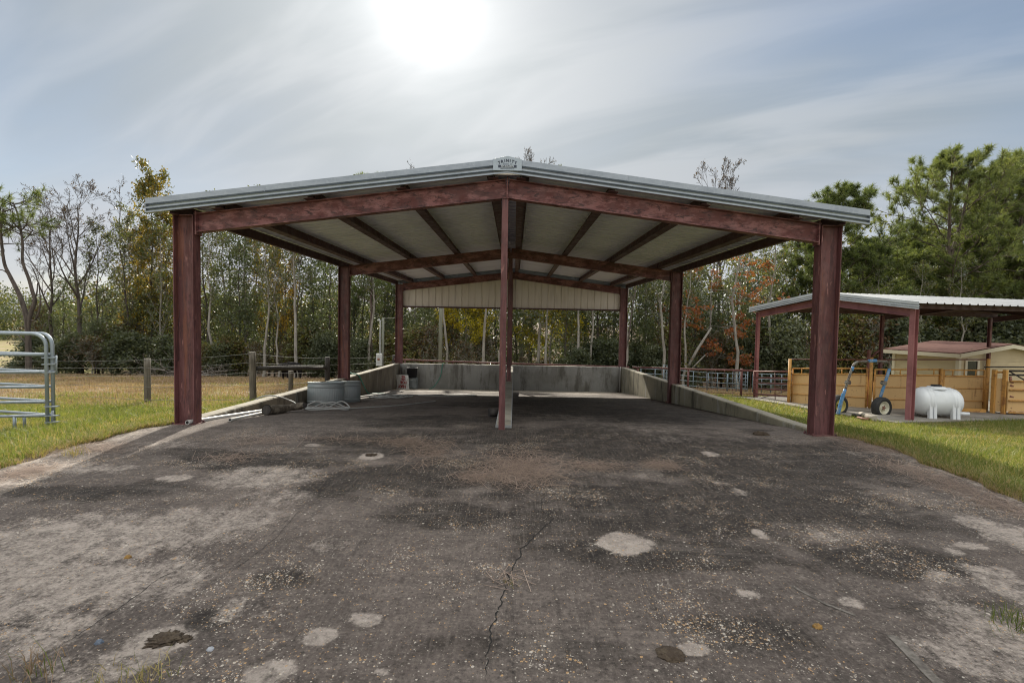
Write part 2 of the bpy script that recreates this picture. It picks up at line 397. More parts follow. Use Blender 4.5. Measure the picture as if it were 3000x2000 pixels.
def er(Y): return edge_x(RIGHT_E, Y)+(wob(Y, 4) if Y < 7.9 else 0)
def axis_pts(lo, hi, fine_lo, fine_hi, step, grow=1.22):
    a = list(np.arange(fine_lo, fine_hi+1e-6, step)); s_ = step; p = fine_lo
    L = []
    while p > lo: s_ *= grow; p -= s_; L.append(max(p, lo))
    s_ = step; p = fine_hi; H = []
    while p < hi: s_ *= grow; p += s_; H.append(min(p, hi))
    return np.array(L[::-1]+a+H)
xs = axis_pts(-400, 400, -15, 16, .25); ys = axis_pts(-40, 700, 1, 26, .25)
V = np.array([(x, y, gz(x, y)) for y in ys for x in xs]); nx = len(xs)
edge = np.zeros(len(V))
for i, (x, y, z) in enumerate(V):
    inside = False
    if y < 8.3:
        d = max(el(y)-x, x-er(y)); edge[i] = 1-sst(.05, .55, d)
        if d < -.35: V[i, 2] -= .12
    elif y < 24:
        d = abs(x)-5.35; edge[i] = .8*(1-sst(.0, .35, d))
        if d < -.3: V[i, 2] -= .3
F = np.array([(j*nx+i, j*nx+i+1, (j+1)*nx+i+1, (j+1)*nx+i) for j in range(len(ys)-1) for i in range(nx-1)])
rs = np.random.RandomState(3)
V[:, 2] += (rs.rand(len(V))-.5)*.03*(np.abs(V[:, 0]) > 5.5)
me = mesh_np('ground', V, F, [ground_material()], smooth=True)
at_ = me.attributes.new('edge', 'FLOAT', 'POINT'); at_.data.foreach_set('value', edge.astype(np.float32))
tag(link('ground', me), kind='structure')

# ------------------------------------------------------------------ concrete apron and shed floor
PATCH = [  # photo x, y, half width, half height, strength
 (600, 1095, 118, 26, .75), (400, 1097, 42, 8, 1.0), (850, 1048, 28, 8, 1.0), (1438, 1247, 58, 22, 1.15), (840, 1420, 36, 17, .95),
 (735, 1460, 38, 20, 1.0), (1594, 1490, 38, 16, 1.25), (620, 1542, 52, 32, .9), (370, 1470, 70, 38, .95), (310, 1515, 70, 36, .85),
 (1745, 1224, 14, 11, 1.0), (1955, 1380, 27, 12, .8), (2230, 1253, 36, 9, .9), (2190, 1266, 22, 8, .85), (2170, 1326, 42, 16, .7),
 (2280, 1310, 45, 14, .8), (1720, 1362, 24, 11, .8), (1633, 1042, 18, 6, .95), (750, 1250, 40, 20, .5), (1890, 1230, 30, 14, .5),
 (1700, 1130, 20, 8, .6), (1660, 1110, 18, 6, .6), (2330, 1230, 70, 50, .85), (2180, 1500, 110, 50, .65), (2320, 1480, 100, 120, .74), (2330, 1350, 60, 60, .7),
 (270, 1075, 40, 9, .7), (480, 1060, 50, 10, .35), (720, 1022, 22, 4, .8), (1500, 1090, 45, 8, .3), (170, 1240, 230, 70, .78), (420, 1210, 150, 50, .70),
 (90, 1350, 190, 70, .80), (330, 1340, 150, 60, .68), (560, 1190, 90, 30, .6), (60, 1460, 120, 60, .7), (640, 1140, 90, 20, .45), (560, 1400, 60, 40, .45), (200, 1540, 120, 40, .6), (880, 1540, 20, 10, .8), (430, 1262, 60, 20, .35),
 (1450, 975, 110, 12, .35), (1310, 958, 80, 8, .3), (1560, 1008, 60, 8, .35), (1760, 1010, 90, 10, .3), (1990, 1040, 60, 6, .45), (2120, 1075, 70, 8, .5),
 (1000, 1010, 130, 9, .25), (650, 1000, 120, 8, .3), (380, 1020, 70, 10, .5), (150, 1075, 90, 14, .7), (20, 1105, 60, 14, .7)]
ell = []
for (px, py, hw, hh, st_) in PATCH:
    c = onground(px, py, 0); e1 = onground(px+hw, py, 0); t0 = onground(px, py-hh, 0); t1 = onground(px, py+hh, 0)
    ell.append((c.x, c.y, max(.03, abs(e1.x-c.x)), max(.03, abs(t0.y-t1.y)/2), st_))
MILD = [(1300, 1012, 330, 40, .9), (1720, 1045, 330, 55, 1.0), (1500, 1160, 380, 70, .9), (900, 1015, 260, 28, .7), (560, 1055, 230, 22, .8), (150, 1130, 150, 22, .7), (1900, 1150, 260, 55, .9), (1420, 930, 240, 22, .9),
 (1000, 965, 180, 14, .7), (780, 1110, 120, 40, .8), (980, 1090, 200, 40, .8), (1050, 1180, 140, 50, .6), (1560, 1270, 300, 45, .7), (2050, 1290, 220, 50, .7), (470, 1440, 80, 50, .6), (640, 1330, 90, 40, .5), (70, 1430, 90, 18, .6), (1750, 1450, 160, 50, .6), (330, 1115, 160, 20, .6), (1200, 1500, 300, 60, .4), (2200, 1400, 160, 30, .5), (1620, 960, 160, 10, .5)]
mil = []
for (px, py, hw, hh, st_) in MILD:
    c = onground(px, py, 0); e1 = onground(px+hw, py, 0); t0 = onground(px, py-hh, 0); t1 = onground(px, py+hh, 0)
    mil.append((c.x, c.y, abs(e1.x-c.x), abs(t0.y-t1.y)/2, st_))
def nlat(rng_, n): return rng_.rand(n, n)
def vnoise(lat, x, y):
    n = lat.shape[0]; xi = np.floor(x).astype(int); yi = np.floor(y).astype(int); fx = x-xi; fy = y-yi
    fx = fx*fx*(3-2*fx); fy = fy*fy*(3-2*fy); g_ = lambda a, b: lat[a % n, b % n]
    return (g_(xi, yi)*(1-fx)+g_(xi+1, yi)*fx)*(1-fy)+(g_(xi, yi+1)*(1-fx)+g_(xi+1, yi+1)*fx)*fy
lat = nlat(np.random.RandomState(11), 64)
def fbm(x, y, s, o=4):
    r_ = np.zeros_like(x); a_ = .5
    for k in range(o): r_ += a_*vnoise(lat, x*s*2**k+17*k, y*s*2**k+5*k); a_ *= .5
    return r_/(1-.5**o)
rows = [-4.0]
while rows[-1] < 23.42:
    y = rows[-1]; rows.append(y+(1.0 if y < 1 else max(.016, .009*y)) if y < 9 else y+.16)
rows[-1] = 23.42
rows = [r_ for r_ in rows if not (0 < r_ < 0)]
NXc = 560
tt = np.linspace(0, 1, NXc)
Vc = []; 
for y in rows:
    a, b = (el(y), er(y)) if y < 8.3 else (-5.2, 5.2)
    Vc.append(np.stack([a+(b-a)*tt, np.full(NXc, y), np.full(NXc, base_z(y))], 1))
Vc = np.concatenate(Vc)
X, Yv = Vc[:, 0], Vc[:, 1]
wear = np.zeros(len(Vc))
dxn = (fbm(X, Yv, 5)-.5); dyn = (fbm(X+31, Yv+9, 5)-.5)
for (cx_, cy_, a, b, s_) in ell:
    k_ = .5 if max(a, b) < .4 else .35
    d = np.sqrt(((X-cx_)/a+dxn*k_*1.6)**2+((Yv-cy_)/b+dyn*k_*1.6)**2)
    soft = .50 if s_ >= .8 else .9
    v = np.clip((1+soft*.6-d)/soft, 0, 1); v = v*v*(3-2*v)*s_
    wear = np.maximum(wear, v)
edg = np.minimum(X-np.interp(Yv, rows, [el(r_) if r_ < 8.3 else -9 for r_ in rows]), np.interp(Yv, rows, [er(r_) if r_ < 8.3 else 9 for r_ in rows])-X)
wear = np.maximum(wear, np.clip(.75-edg*1.8+1.2*dxn, 0, .75))
wear = np.maximum(wear, np.clip((Yv-20.3)/1.6+.8*dxn, 0, .8))     # washed strip at the low end
mild = np.zeros(len(Vc)); dx2 = fbm(X+3, Yv+7, 1.1)-.5; dy2 = fbm(X+23, Yv+5, 1.1)-.5
for (cx_, cy_, a, b, s_) in mil:
    d = np.sqrt(((X-cx_)/a+dx2*1.2)**2+((Yv-cy_)/b+dy2*1.2)**2); v = np.clip(1.35-d, 0, 1)/1.0; mild = np.maximum(mild, np.clip(v*1.2, 0, 1)*s_)
Vc[:, 2] += np.where(Yv < 8.2, (fbm(X, Yv, 1.2)-.5)*.012, 0)
Fi = np.arange(len(rows)-1)[:, None]*NXc+np.arange(NXc-1)[None, :]
Fc = np.stack([Fi, Fi+1, Fi+1+NXc, Fi+NXc], -1).reshape(-1, 4)
def slab_material():
    mt, nd, b = newmat('weathered_concrete_slab'); P = worldpos(nd); x, y, z = nd.sep(P)
    wr = nd.attr('wear')
    big = nd.noise(P, .55, 5, .62, .4); mid = nd.noise(nd.scale(P, (1, 1.5, 1)), 2.3, 6, .70, .3); fine = nd.noise(P, 34, 7, .78); blot = nd.noise(P, 7, 6, .72, .2); grit = nd.noise(P, 130, 4, .7)
    brush = nd.noise(nd.scale(P, (46, 1.6, 1)), 1.0, 5, .7); streak = nd.noise(nd.scale(P, (.30, 1.5, 1)), 2.0, 6, .66, .7)
    ystr = nd.noise(nd.scale(P, (6.5, .55, 1)), 1.0, 6, .72, .4)
    ml = nd.math('ADD', nd.attr('mildew'), nd.math('ADD', nd.math('MULTIPLY', nd.math('SUBTRACT', mid, .5), 1.5), nd.math('MULTIPLY', nd.math('SUBTRACT', blot, .5), .8)))
    mk = nd.rng(ml, .13, .62)
    c = nd.mix(nd.rng(big, .38, .64), (.082, .067, .060), (.128, .105, .094))
    c = nd.mix(nd.rng(streak, .50, .66, 0, .6), c, (.175, .146, .130))
    c = nd.mix(nd.rng(blot, .50, .66, 0, .5), c, (.205, .171, .152))
    c = nd.mix(nd.rng(blot, .48, .34, 0, .55), c, (.043, .036, .032))
    d = nd.mix(nd.rng(blot, .36, .66), (.016, .0130, .0118), (.050, .040, .034))
    d = nd.mix(nd.rng(streak, .54, .68, 0, .6),  d, (.115, .099, .089))
    c = nd.mix(mk, c, d)
    c = nd.mix(nd.rng(ystr, .46, .32, 0, .5), c, (.030, .025, .023))
    c = nd.mix(nd.rng(brush, .50, .66, 0, .28), c, (.19, .162, .14))
    c = nd.mix(nd.math('MULTIPLY', nd.rng(fine, .50, .66, 0, .7), nd.rng(mk, 0, 1, 1, .55)), c, (.225, .194, .172))
    c = nd.mix(nd.rng(fine, .48, .34, 0, .75), c, (.020, .017, .016))
    ragged = nd.math('ADD', nd.math('ADD', wr, nd.math('MULTIPLY', nd.math('SUBTRACT', ystr, .5), 1.1)), nd.math('ADD', nd.math('MULTIPLY', nd.math('SUBTRACT', fine, .5), 1.5), nd.math('MULTIPLY', nd.math('SUBTRACT', blot, .5), 1.3)))
    lt = nd.mix(nd.rng(blot, .35, .65), (.235, .202, .180), (.36, .312, .278))
    lt = nd.mix(nd.rng(fine, .5, .68, 0, .6), lt, (.46, .41, .37))
    lt = nd.mix(nd.rng(fine, .47, .34, 0, .75), lt, (.11, .095, .083))
    c = nd.mix(nd.rng(ragged, .22, 1.05), c, lt)
    c = nd.mix(nd.rng(y, 20.5, 22.4, 0, .75), c, (.42, .38, .31))
    # bare aggregate showing where the paste has worn away, in clusters
    zone = nd.rng(nd.math('ADD', nd.noise(P, 1.1, 5, .65), nd.math('MULTIPLY', nd.math('SUBTRACT', blot, .5), .35)), .50, .68, 0, 1)
    for scv, thr, base_k, seed, zk in ((40, .36, .985, 0, .60), (66, .38, .97, 4.7, .58), (110, .40, .92, 9.1, .46)):
        pv = nd.vmath('ADD', nd.comb(x, y, 0), (seed, seed*1.7, 0)); pv = nd.vmath('ADD', pv, nd.vmath('MULTIPLY', nd.comb(fine, grit, 0), (.012, .012, 0)))
        vn = nd.new('ShaderNodeTexVoronoi', feature='F1'); nd.l.new(pv, vn.inputs['Vector']); vn.inputs['Scale'].default_value = scv
        cs = nd.new('ShaderNodeSeparateColor'); nd.l.new(vn.outputs['Color'], cs.inputs[0])
        stone = nd.mix(nd.rng(cs.outputs[1], 0, 1), (.12, .098, .082), (.52, .475, .42))
        stone = nd.mix(nd.rng(cs.outputs[2], .78, .84, 0, 1), stone, (.42, .27, .14))
        sz = nd.math('MULTIPLY', nd.math('ADD', nd.math('MULTIPLY', cs.outputs[1], .7), .45), thr)
        on = nd.math('MULTIPLY', nd.math('LESS_THAN', vn.outputs['Distance'], sz), nd.math('GREATER_THAN', cs.outputs[0], nd.math('SUBTRACT', base_k, nd.math('MULTIPLY', zone, zk))))
        on = nd.math('MULTIPLY', on, nd.rng(y, 9.5, 6.0, .3, .92))
        c = nd.mix(on, c, stone)
    c = nd.vmath('MULTIPLY', c, (1.06, 1.05, 1.04))
    nd.put(b.inputs['Base Color'], c)
    nd.put(b.inputs['Roughness'], nd.rng(mid, .3, .7, .75, .95)); b.inputs['Specular IOR Level'].default_value = .3
    h = nd.math('ADD', fine, nd.math('MULTIPLY', grit, .5))
    nd.put(b.inputs['Normal'], nd.bump(h, .8, .014))
    return mt
SLAB = slab_material()
me = mesh_np('concrete_pavement', Vc, Fc, [SLAB], smooth=True)
at_ = me.attributes.new('wear', 'FLOAT', 'POINT'); at_.data.foreach_set('value', wear.astype(np.float32))
at_ = me.attributes.new('mildew', 'FLOAT', 'POINT'); at_.data.foreach_set('value', mild.astype(np.float32))
pave = tag(link('pavement', me), kind='structure')
# cracks, joints and gouges lying in the slab
def ribbon(pts, wd, name, mat, parent, jag=.35, seed=0, lift=.004):
    rg = random.Random(seed); P_ = [onground(px, py, 0) for px, py in pts]; L = []
    for a, b in zip(P_, P_[1:]):
        n_ = max(3, int((b-a).length/.03))
        for i in range(n_): L.append(a.lerp(b, i/n_))
    L.append(P_[-1]); mb = MB(); vs = []; o1 = 0
    for i, p in enumerate(L):
        t = (L[min(i+1, len(L)-1)]-L[max(0, i-1)]).normalized(); nrm = Vector((-t.y, t.x, 0))
        o1 = .75*o1+rg.uniform(-1, 1)*wd*1.6*jag; wdt = wd if name == 'joint_strip' else wd*.8*(.30+.8*rg.random())*(min(1, .25+4*i/len(L), .25+4*(len(L)-1-i)/len(L)))
        q = p+nrm*o1; z = base_z(q.y)+(fbm(np.array([q.x]), np.array([q.y]), 1.2)[0]-.5)*.012*(q.y < 8.2)+lift
        vs += [(q.x-nrm.x*wdt/2, q.y-nrm.y*wdt/2, z), (q.x+nrm.x*wdt/2, q.y+nrm.y*wdt/2, z)]
    mb.add(vs, [(2*i, 2*i+1, 2*i+3, 2*i+2) for i in range(len(L)-1)])
    return mb.build(name, mat, parent)
ribbon([(1252, 1128), (1243, 1150), (1252, 1178), (1266, 1190), (1246, 1215), (1225, 1236), (1190, 1262), (1183, 1290), (1166, 1335), (1158, 1390), (1140, 1440), (1128, 1500), (1116, 1568)], .014, 'crack', CRACK, pave, .75, 1)
for k, (pts, wd) in enumerate([([(692, 1165), (668, 1195), (640, 1232), (497, 1340)], .010), ([(715, 1305), (640, 1345)], .008), ([(445, 1292), (360, 1330), (270, 1400), (118, 1500)], .012),
    ([(240, 1290), (145, 1335)], .009), ([(835, 1275), (812, 1295)], .007), ([(350, 1225), (210, 1232)], .006), ([(580, 1240), (440, 1330), (350, 1380)], .008), ([(1880, 1382), (2000, 1405)], .006), ([(640, 1210), (500, 1200)], .006)]):
    ribbon(pts, wd*.62, 'crack', CRACK, pave, .5, 20+k)
JOINT = simple('patched_joint_cement', (.19, .172, .155), .95, 0, [(30, (1, 1, 1), .4, .65, (.10, .09, .08), .8), (6, (1, 1, 1), .5, .65, (.08, .07, .065), .7)], (60, .6, .01), .1)
ribbon([(2048, 1460), (2160, 1575)], .055, 'joint_strip', JOINT, pave, .01, 50)
ribbon([(1820, 1345), (1900, 1390), (1965, 1415)], .02, 'joint_strip', JOINT, pave, .2, 51)
# pad under the second shed is made further down

# ------------------------------------------------------------------ main shed
YF, YM, YB = 8.24, 15.86, 23.45
def rbot(x): return 3.704-.1248*abs(x)
RT = .30
def deck(x): return rbot(x)+RT+.21
shed = thing('open_shed', 'large open sided red steel shed with grey metal roof over the concrete ramp', 'shed', (0, YF, 0))
sl = math.atan(.1248); nR = Vector((math.sin(sl), 0, math.cos(sl))); nL = Vector((-math.sin(sl), 0, math.cos(sl)))
for Y in (YF, YM, YB):
    z0 = base_z(Y)-.02
    for s_ in (-1, 1):
        mb = MB(); xc = s_*(5.33-.1625)
        mb.ibeam((xc, Y, z0), (xc, Y, rbot(5.33)+RT), X_, .325, Y_, .2, .012, .016)
        mb.bar((xc, Y, rbot(5.33)+RT), (xc, Y, rbot(5.33)+RT+.014), X_, .33, Y_, .21)
        col = mb.build('column', PR_V, shed, .003)
        mb = MB(); mb.box(xc-.20, xc+.20, Y-.14, Y+.14, z0+.005, z0+.03)
        for bx, by in ((-.182, -.11), (.182, -.11), (-.182, .11), (.182, .11)): mb.lathe((xc+bx, Y+by, z0+.03), [(.016, 0), (.016, .03), (0, .03)], 6, smooth=False)
        mb.build('base_plate', PR_V, col)
        mb = MB(); n_ = nR if s_ > 0 else nL
        p0 = Vector((s_*.012, Y, rbot(0)+RT/2)); p1 = Vector((s_*4.99, Y, rbot(4.99)+RT/2))
        mb.ibeam(p0, p1, n_, RT, Y_, .155, .010, .014)
        mb.bar(p1-X_*s_*.012+Z_*-.19, p1-X_*s_*.012+Z_*.19, X_, .018, Y_, .165)
        mb.build('rafter', PR_H, shed, .002)
    mb = MB(); mb.bar((0, Y, rbot(0)-.005), (0, Y, rbot(0)+RT+.03), X_, .022, Y_, .165); mb.build('peak_plate', PR_H, shed)
# posts on the centre line
mb = MB(); mb.ibeam((-.03, YF-.01, -.02), (-.03, YF-.01, rbot(0)-.01), Y_, .15, X_, .10, .008, .012); mb.box(-.09, .03, YF-.1, YF+.09, rbot(0)-.014, rbot(0)-.004)
gp = mb.build('gable_post', PR_V, shed, .002)
mb = MB(); mb.ibeam((0, YM, -.16), (0, YM, rbot(0)-.01), Y_, .2, X_, .13, .008, .012); mb.build('gable_post', PR_V, shed, .002)
mb = MB(); mb.ibeam((0, YB-.02, -.3), (0, YB-.02, rbot(0)-.01), Y_, .16, X_, .12, .008, .012); mb.build('gable_post', PR_V, shed, .002)
Y0, Y1 = 8.02, 23.78
for s_ in (-1, 1):
    n_ = nR if s_ > 0 else nL; t_ = Vector((s_*math.cos(sl), 0, -math.sin(sl)))
    for x in (.23, 1.68, 3.13, 4.58):
        mb = MB(); zc = rbot(x)+RT+.105; c = Vector((s_*x, 0, zc))
        mb.bar(c+Y_*Y0, c+Y_*(Y1-.06), n_, .196, t_, .008)
        mb.bar(c+n_*.1+t_*.055+Y_*Y0, c+n_*.1+t_*.055+Y_*(Y1-.06), n_, .006, t_, .12)
        mb.bar(c-n_*.1+t_*.0+Y_*Y0, c-n_*.1+t_*.0+Y_*(Y1-.06), n_, .006, t_, .15)
        for Y in (YF, YM, YB): mb.bar(c-n_*.1+Y_*(Y+.02), c+n_*.08+Y_*(Y+.02), t_, .05, Y_, .008)
        mb.build('purlin', PR_D, shed)
    mb = MB(); c = Vector((s_*5.29, 0, rbot(5.29)+RT+.1))
    mb.bar(c+Y_*Y0, c+Y_*(Y1-.06), Z_, .20, X_, .009)
    mb.bar(c+Z_*-.1-X_*s_*.035+Y_*Y0, c+Z_*-.1-X_*s_*.035+Y_*(Y1-.06), Z_, .007, X_, .08)
    mb.build('eave_strut', PR_D, shed)
    # ribbed roof sheet: galvanised above, tan below
    mb = MB(); prof = []; y = Y0-.04
    while y < Y1:
        for dy_, h in ((0, 0), (.075, 0), (.083, .010), (.098, .010), (.106, 0), (.150, 0), (.158, .010), (.172, .010), (.180, 0), (.200, 0), (.210, .062), (.300, .062)): prof.append((y+dy_, h))
        y += .31
    P1 = [Vector((0, yy, deck(0)))+n_*(h+.004) for yy, h in prof]; P2 = [p-n_*.003 for p in P1]
    mb.sheet(P1, t_*(5.64/math.cos(sl))); mb.cm = 1; mb.sheet(P2, t_*(5.638/math.cos(sl)))
    mb.build('roof_panel', [GALVR, TAN], shed)
    # ribbed rake trim
    for yt, g_ in ((Y0-.055, -1), (Y1+.03, 1)):
        mb = MB(); q = Vector((0, yt, deck(0)+.05))
        prof = [(.10, .0), (.0, .0), (.0, -.085), (.040, -.108), (.044, -.122), (.0, -.136), (.0, -.158), (.040, -.176), (.044, -.188), (.0, -.202), (.0, -.224), (.06, -.228)]
        mb.sheet([q+Y_*(-g_*dy_)+Z_*h for dy_, h in prof], t_*(5.63/math.cos(sl)))
        k = len(mb.v); mb.prism([q+Y_*(-g_*.001)+t_*5.675+Z_*h for h in (0, -.222)]+[q+Y_*(-g_*.06)+t_*5.675+Z_*h for h in (-.222, 0)], t_*.003)
        # lap seams
        for d in (1.9, 3.8): mb.bar(q+t_*d+Y_*g_*.002+Z_*-.004, q+t_*d+Y_*g_*.002+Z_*-.096, X_, .012, Y_, .004)
        mb.build('rake_trim', GALV, shed)
mb = MB(); d0 = deck(0)+.045
mb.sheet([(-.22, Y0-.05, d0-.22*.1248), (0, Y0-.05, d0+.006), (.22, Y0-.05, d0-.22*.1248)], (0, Y1-Y0+.09, 0)); mb.build('ridge_cap', GALVR, shed)
# ribbed panel closing the back gable
zb = at(1160, 708, YB).z
mb = MB(); prof = []; x = -5.0
while x < 5.0:
    for dx_, h in ((0, 0), (.24, 0), (.255, .03), (.285, .03)): prof.append((x+dx_, h))
    x += .305
prof = [p for p in prof if p[0] <= 5.0]
vs = []
for (x, h) in prof: vs += [(x, YB+.10+h, zb), (x, YB+.10+h, rbot(x)+.2)]
mb.add(vs, [(2*i, 2*i+2, 2*i+3, 2*i+1) for i in range(len(prof)-1)])
gpn = mb.build('gable_panel', TANW, shed)
mb = MB(); mb.bar((-5.0, YB+.075, zb), (5.0, YB+.075, zb), Y_, .06, Z_, .07); mb.build('bottom_girt', PR_D, gpn)
# maker's board on the front peak
yb_ = Y0-.078; zt = deck(0)+.075
mb = MB(); mb.prism([(-.222, yb_, zt-.048), (0, yb_, zt+.002), (.222, yb_, zt-.048), (.222, yb_, zt-.222), (-.222, yb_, zt-.222)], (0, .012, 0))
board = mb.build('name_board', SIGNP, shed, .002)
mb = MB(); mb.box(-.21, .21, yb_+.03, yb_+.05, zt-.275, zt-.248); mb.build('trim_joint', TANW, shed)
RX = Matrix.Rotation(R(90), 4, 'X')
for i, ch in enumerate('TRINITY'):
    u = (i-3)/3; T_ = Matrix.Translation((u*.125, yb_-.003, zt-.072-.032*u*u)) @ Matrix.Rotation(R(13*u), 4, 'Y') @ RX
    text_obj('letter', ch, .060, INK, board, T_, bold=.035)
mb = MB(); mb.box(-.142, .142, yb_-.004, yb_-.001, zt-.178, zt-.138); mb.build('number_panel', INK, board, .004)
text_obj('number', '334-636-0075', .036, LIGHTINK, board, Matrix.Translation((0, yb_-.007, zt-.158)) @ RX)
for lo_, hi_ in ((0, 6), (7, 9)):
  mb = MB()
  for i in range(lo_, hi_): mb.box(-.07+i*.016, -.07+i*.016+.010, yb_-.003, yb_-.001, zt-.127, zt-.119)
  mb.build('small_print', INK, board)
mb = MB()
for i in range(17): mb.box(-.105+i*.0125, -.105+i*.0125+.008, yb_-.003, yb_-.001, zt-.200, zt-.193)
mb.build('small_print', INK, board)

# ------------------------------------------------------------------ concrete walls of the ramp
def wtop(Y): return .03+(Y-8.3)*(-.278-.03)/(23.4-8.3)
def ramp_wall(x0, x1, ya, yb2, mat, label, tops=CW_T):
    mb = MB(); N = 40; ys_ = [ya+(yb2-ya)*i/N for i in range(N+1)]; rg = random.Random(int(x0*100))
    vs = []
    for y in ys_:
        j = rg.uniform(-.006, .006); zt_ = wtop(y); zb_ = base_z(y)-.35
        vs += [(x0, y, zb_), (x0, y, zt_-.018+j), (x0+.018, y, zt_+j), (x1-.018, y, zt_+j), (x1, y, zt_-.018+j), (x1, y, zb_)]
    mb.add(vs, []); 
    for i in range(N):
        for k in range(5):
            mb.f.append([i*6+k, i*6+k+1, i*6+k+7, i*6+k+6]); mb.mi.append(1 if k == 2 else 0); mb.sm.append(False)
    mb.f.append([5, 4, 3, 2, 1, 0]); mb.mi.append(0); mb.sm.append(False)
    o = N*6; mb.f.append([o, o+1, o+2, o+3, o+4, o+5]); mb.mi.append(0); mb.sm.append(False)
    o = mb.build('concrete_wall', [mat, tops]); return tag(o, label, 'wall', 'concrete walls of the shed ramp')
ramp_wall(-5.36, -5.10, YF+.13, 23.62, CW_L, 'brown stained concrete side wall behind the two round tanks')
ramp_wall(5.10, 5.36, YF+.13, 23.62, CW_R, 'concrete side wall with pale sunlit patch, along the right of the ramp')
ramp_wall(-.135, .135, YF+.12, 23.30, CW_C, 'narrow pale concrete divider wall running back from the centre post')
mb = MB()
for x0, x1 in ((-5.09, 5.09),):
    N = 60; vs = []
    for i in range(N+1):
        x = x0+(x1-x0)*i/N; j = random.uniform(-.006, .006); z = -.285+j
        vs += [(x, 23.35, -1.9), (x, 23.35, z-.015), (x, 23.365, z), (x, 23.585, z), (x, 23.6, z-.015), (x, 23.6, -1.9)]
    mb.add(vs, [])
    for i in range(N):
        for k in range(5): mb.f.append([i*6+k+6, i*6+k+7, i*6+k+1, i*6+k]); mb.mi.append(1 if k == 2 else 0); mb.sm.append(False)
tag(mb.build('concrete_wall', [CW_B, CW_T]), 'grey water stained concrete wall across the back of the ramp', 'wall', 'concrete walls of the shed ramp')

# ------------------------------------------------------------------ things on the ramp
def stock_tank(x, Y, r, h, label):
    z = base_z(Y)-.035; t = thing('stock_tank', label, 'tank', (x, Y, z), 'round galvanised stock tanks'); n = 96
    tilt = Vector((0, .095, 1)).normalized()
    mb = MB(); prof = [(r*.96, 0), (r, .02), (r, .09), (r*1.015, .105), (r*1.015, .125), (r*.985, .14)]
    mb.lathe((x, Y, z), prof, n, tilt)
    # fluted middle
    ax = tilt; u = ax.cross(X_).normalized(); w_ = ax.cross(u); c = Vector((x, Y, z)); N = 180; vs = []
    for h_ in (.14, .16, h-.15, h-.13):
        for k in range(N):
            a = 2*math.pi*k/N; rr = r*.985+(.007 if (k % 4) < 2 and .15 < h_ < h-.14 else 0)
            vs.append(c+ax*h_+(u*math.cos(a)+w_*math.sin(a))*rr)
    mb.cs = True; mb.add(vs, [(i*N+k, i*N+(k+1) % N, (i+1)*N+(k+1) % N, (i+1)*N+k) for i in range(3) for k in range(N)]); mb.cs = False
    mb.lathe((x, Y, z), [(r*.985, h-.13), (r*1.015, h-.115), (r*1.015, h-.09), (r*.985, h-.075), (r*.985, h-.02)], n, tilt)
    mb.lathe((x, Y, z), [(r*.955, h-.02), (r*.95, .05), (0, .05)], n, tilt)
    mb.build('tank_wall', STOCK, t)
    mb = MB(); pts = [c+ax*(h-.01)+(u*math.cos(a)+w_*math.sin(a))*r*.985 for a in [2*math.pi*k/64 for k in range(65)]]
    mb.tube(pts, .018, 8, False); mb.build('rolled_rim', STOCK, t)
    return t
stock_tank(-4.60, 12.78, .445, .585, 'round galvanised stock tank, nearer of the two, beside the coiled hose')
stock_tank(-4.53, 13.92, .445, .585, 'round galvanised stock tank, farther of the two, tucked behind the first')
c = at(1211/K, 1139/K, 22.95); zf = base_z(22.95)
t = thing('galvanised_can', 'small galvanised can under the black bucket by the back wall', 'can', (c.x, 22.95, zf))
mb = MB(); mb.lathe((c.x, 22.95, zf-.02), [(0, 0), (.19, 0), (.20, .02), (.20, .10), (.208, .115), (.20, .13), (.20, .42), (.208, .435), (.20, .45), (.2, .52), (.21, .53), (.19, .53), (.18, .5)], 40); mb.build('can_wall', STOCK, t)
mb = MB(); mb.lathe((c.x, 22.95, zf+.50), [(.185, 0), (.185, .012), (0, .012)], 32); mb.build('can_lid', STOCK, t)
mb = MB(); x = c.x-.06; mb.lathe((x, 22.95, zf+.525), [(0, 0), (.20, 0), (.205, .01), (.235, .42), (.25, .425), (.25, .45), (.235, .45), (.215, .03), (0, .03)], 40)
tag(mb.build('black_bucket', BLACK), 'black plastic bucket standing on the small galvanised can', 'bucket')
# HAY sign, upside down against the left wall
ex = (Vector((.80, -.22, 0))).normalized(); lean = Vector((-.10, .14, 1)).normalized()
c0 = at(1151/K, 1146/K, 22.55); c0.x = max(c0.x, -5.06); c0.z = base_z(22.55)+.01
W_, H_ = .62, .64
t = thing('hay_sign', 'upside down white sign with red HAY FOR lettering leaning on the left wall', 'sign', c0)
nrm = ex.cross(lean).normalized()
mb = MB(); N = 10
P1 = [[c0+ex*(W_*i/N)+lean*(H_*j/N)-nrm*.05*math.sin(math.pi*j/N)*(1-i/N) for i in range(N+1)] for j in range(N+1)]
P1 = [[p for p in r_] for r_ in P1]
vs = [p for r_ in P1 for p in r_]; k = len(vs); vs += [p-nrm*.006 for p in vs]
fs = [(j*11+i, j*11+i+1, (j+1)*11+i+1, (j+1)*11+i) for j in range(N) for i in range(N)]
mb.add(vs, fs+[tuple(q+k for q in f[::-1]) for f in fs]); sg = mb.build('sign_sheet', SIGNW, t)
up_s = lean; MR = Matrix((-ex, -up_s, nrm)).transposed().to_4x4()
if nrm.y > 0: pass
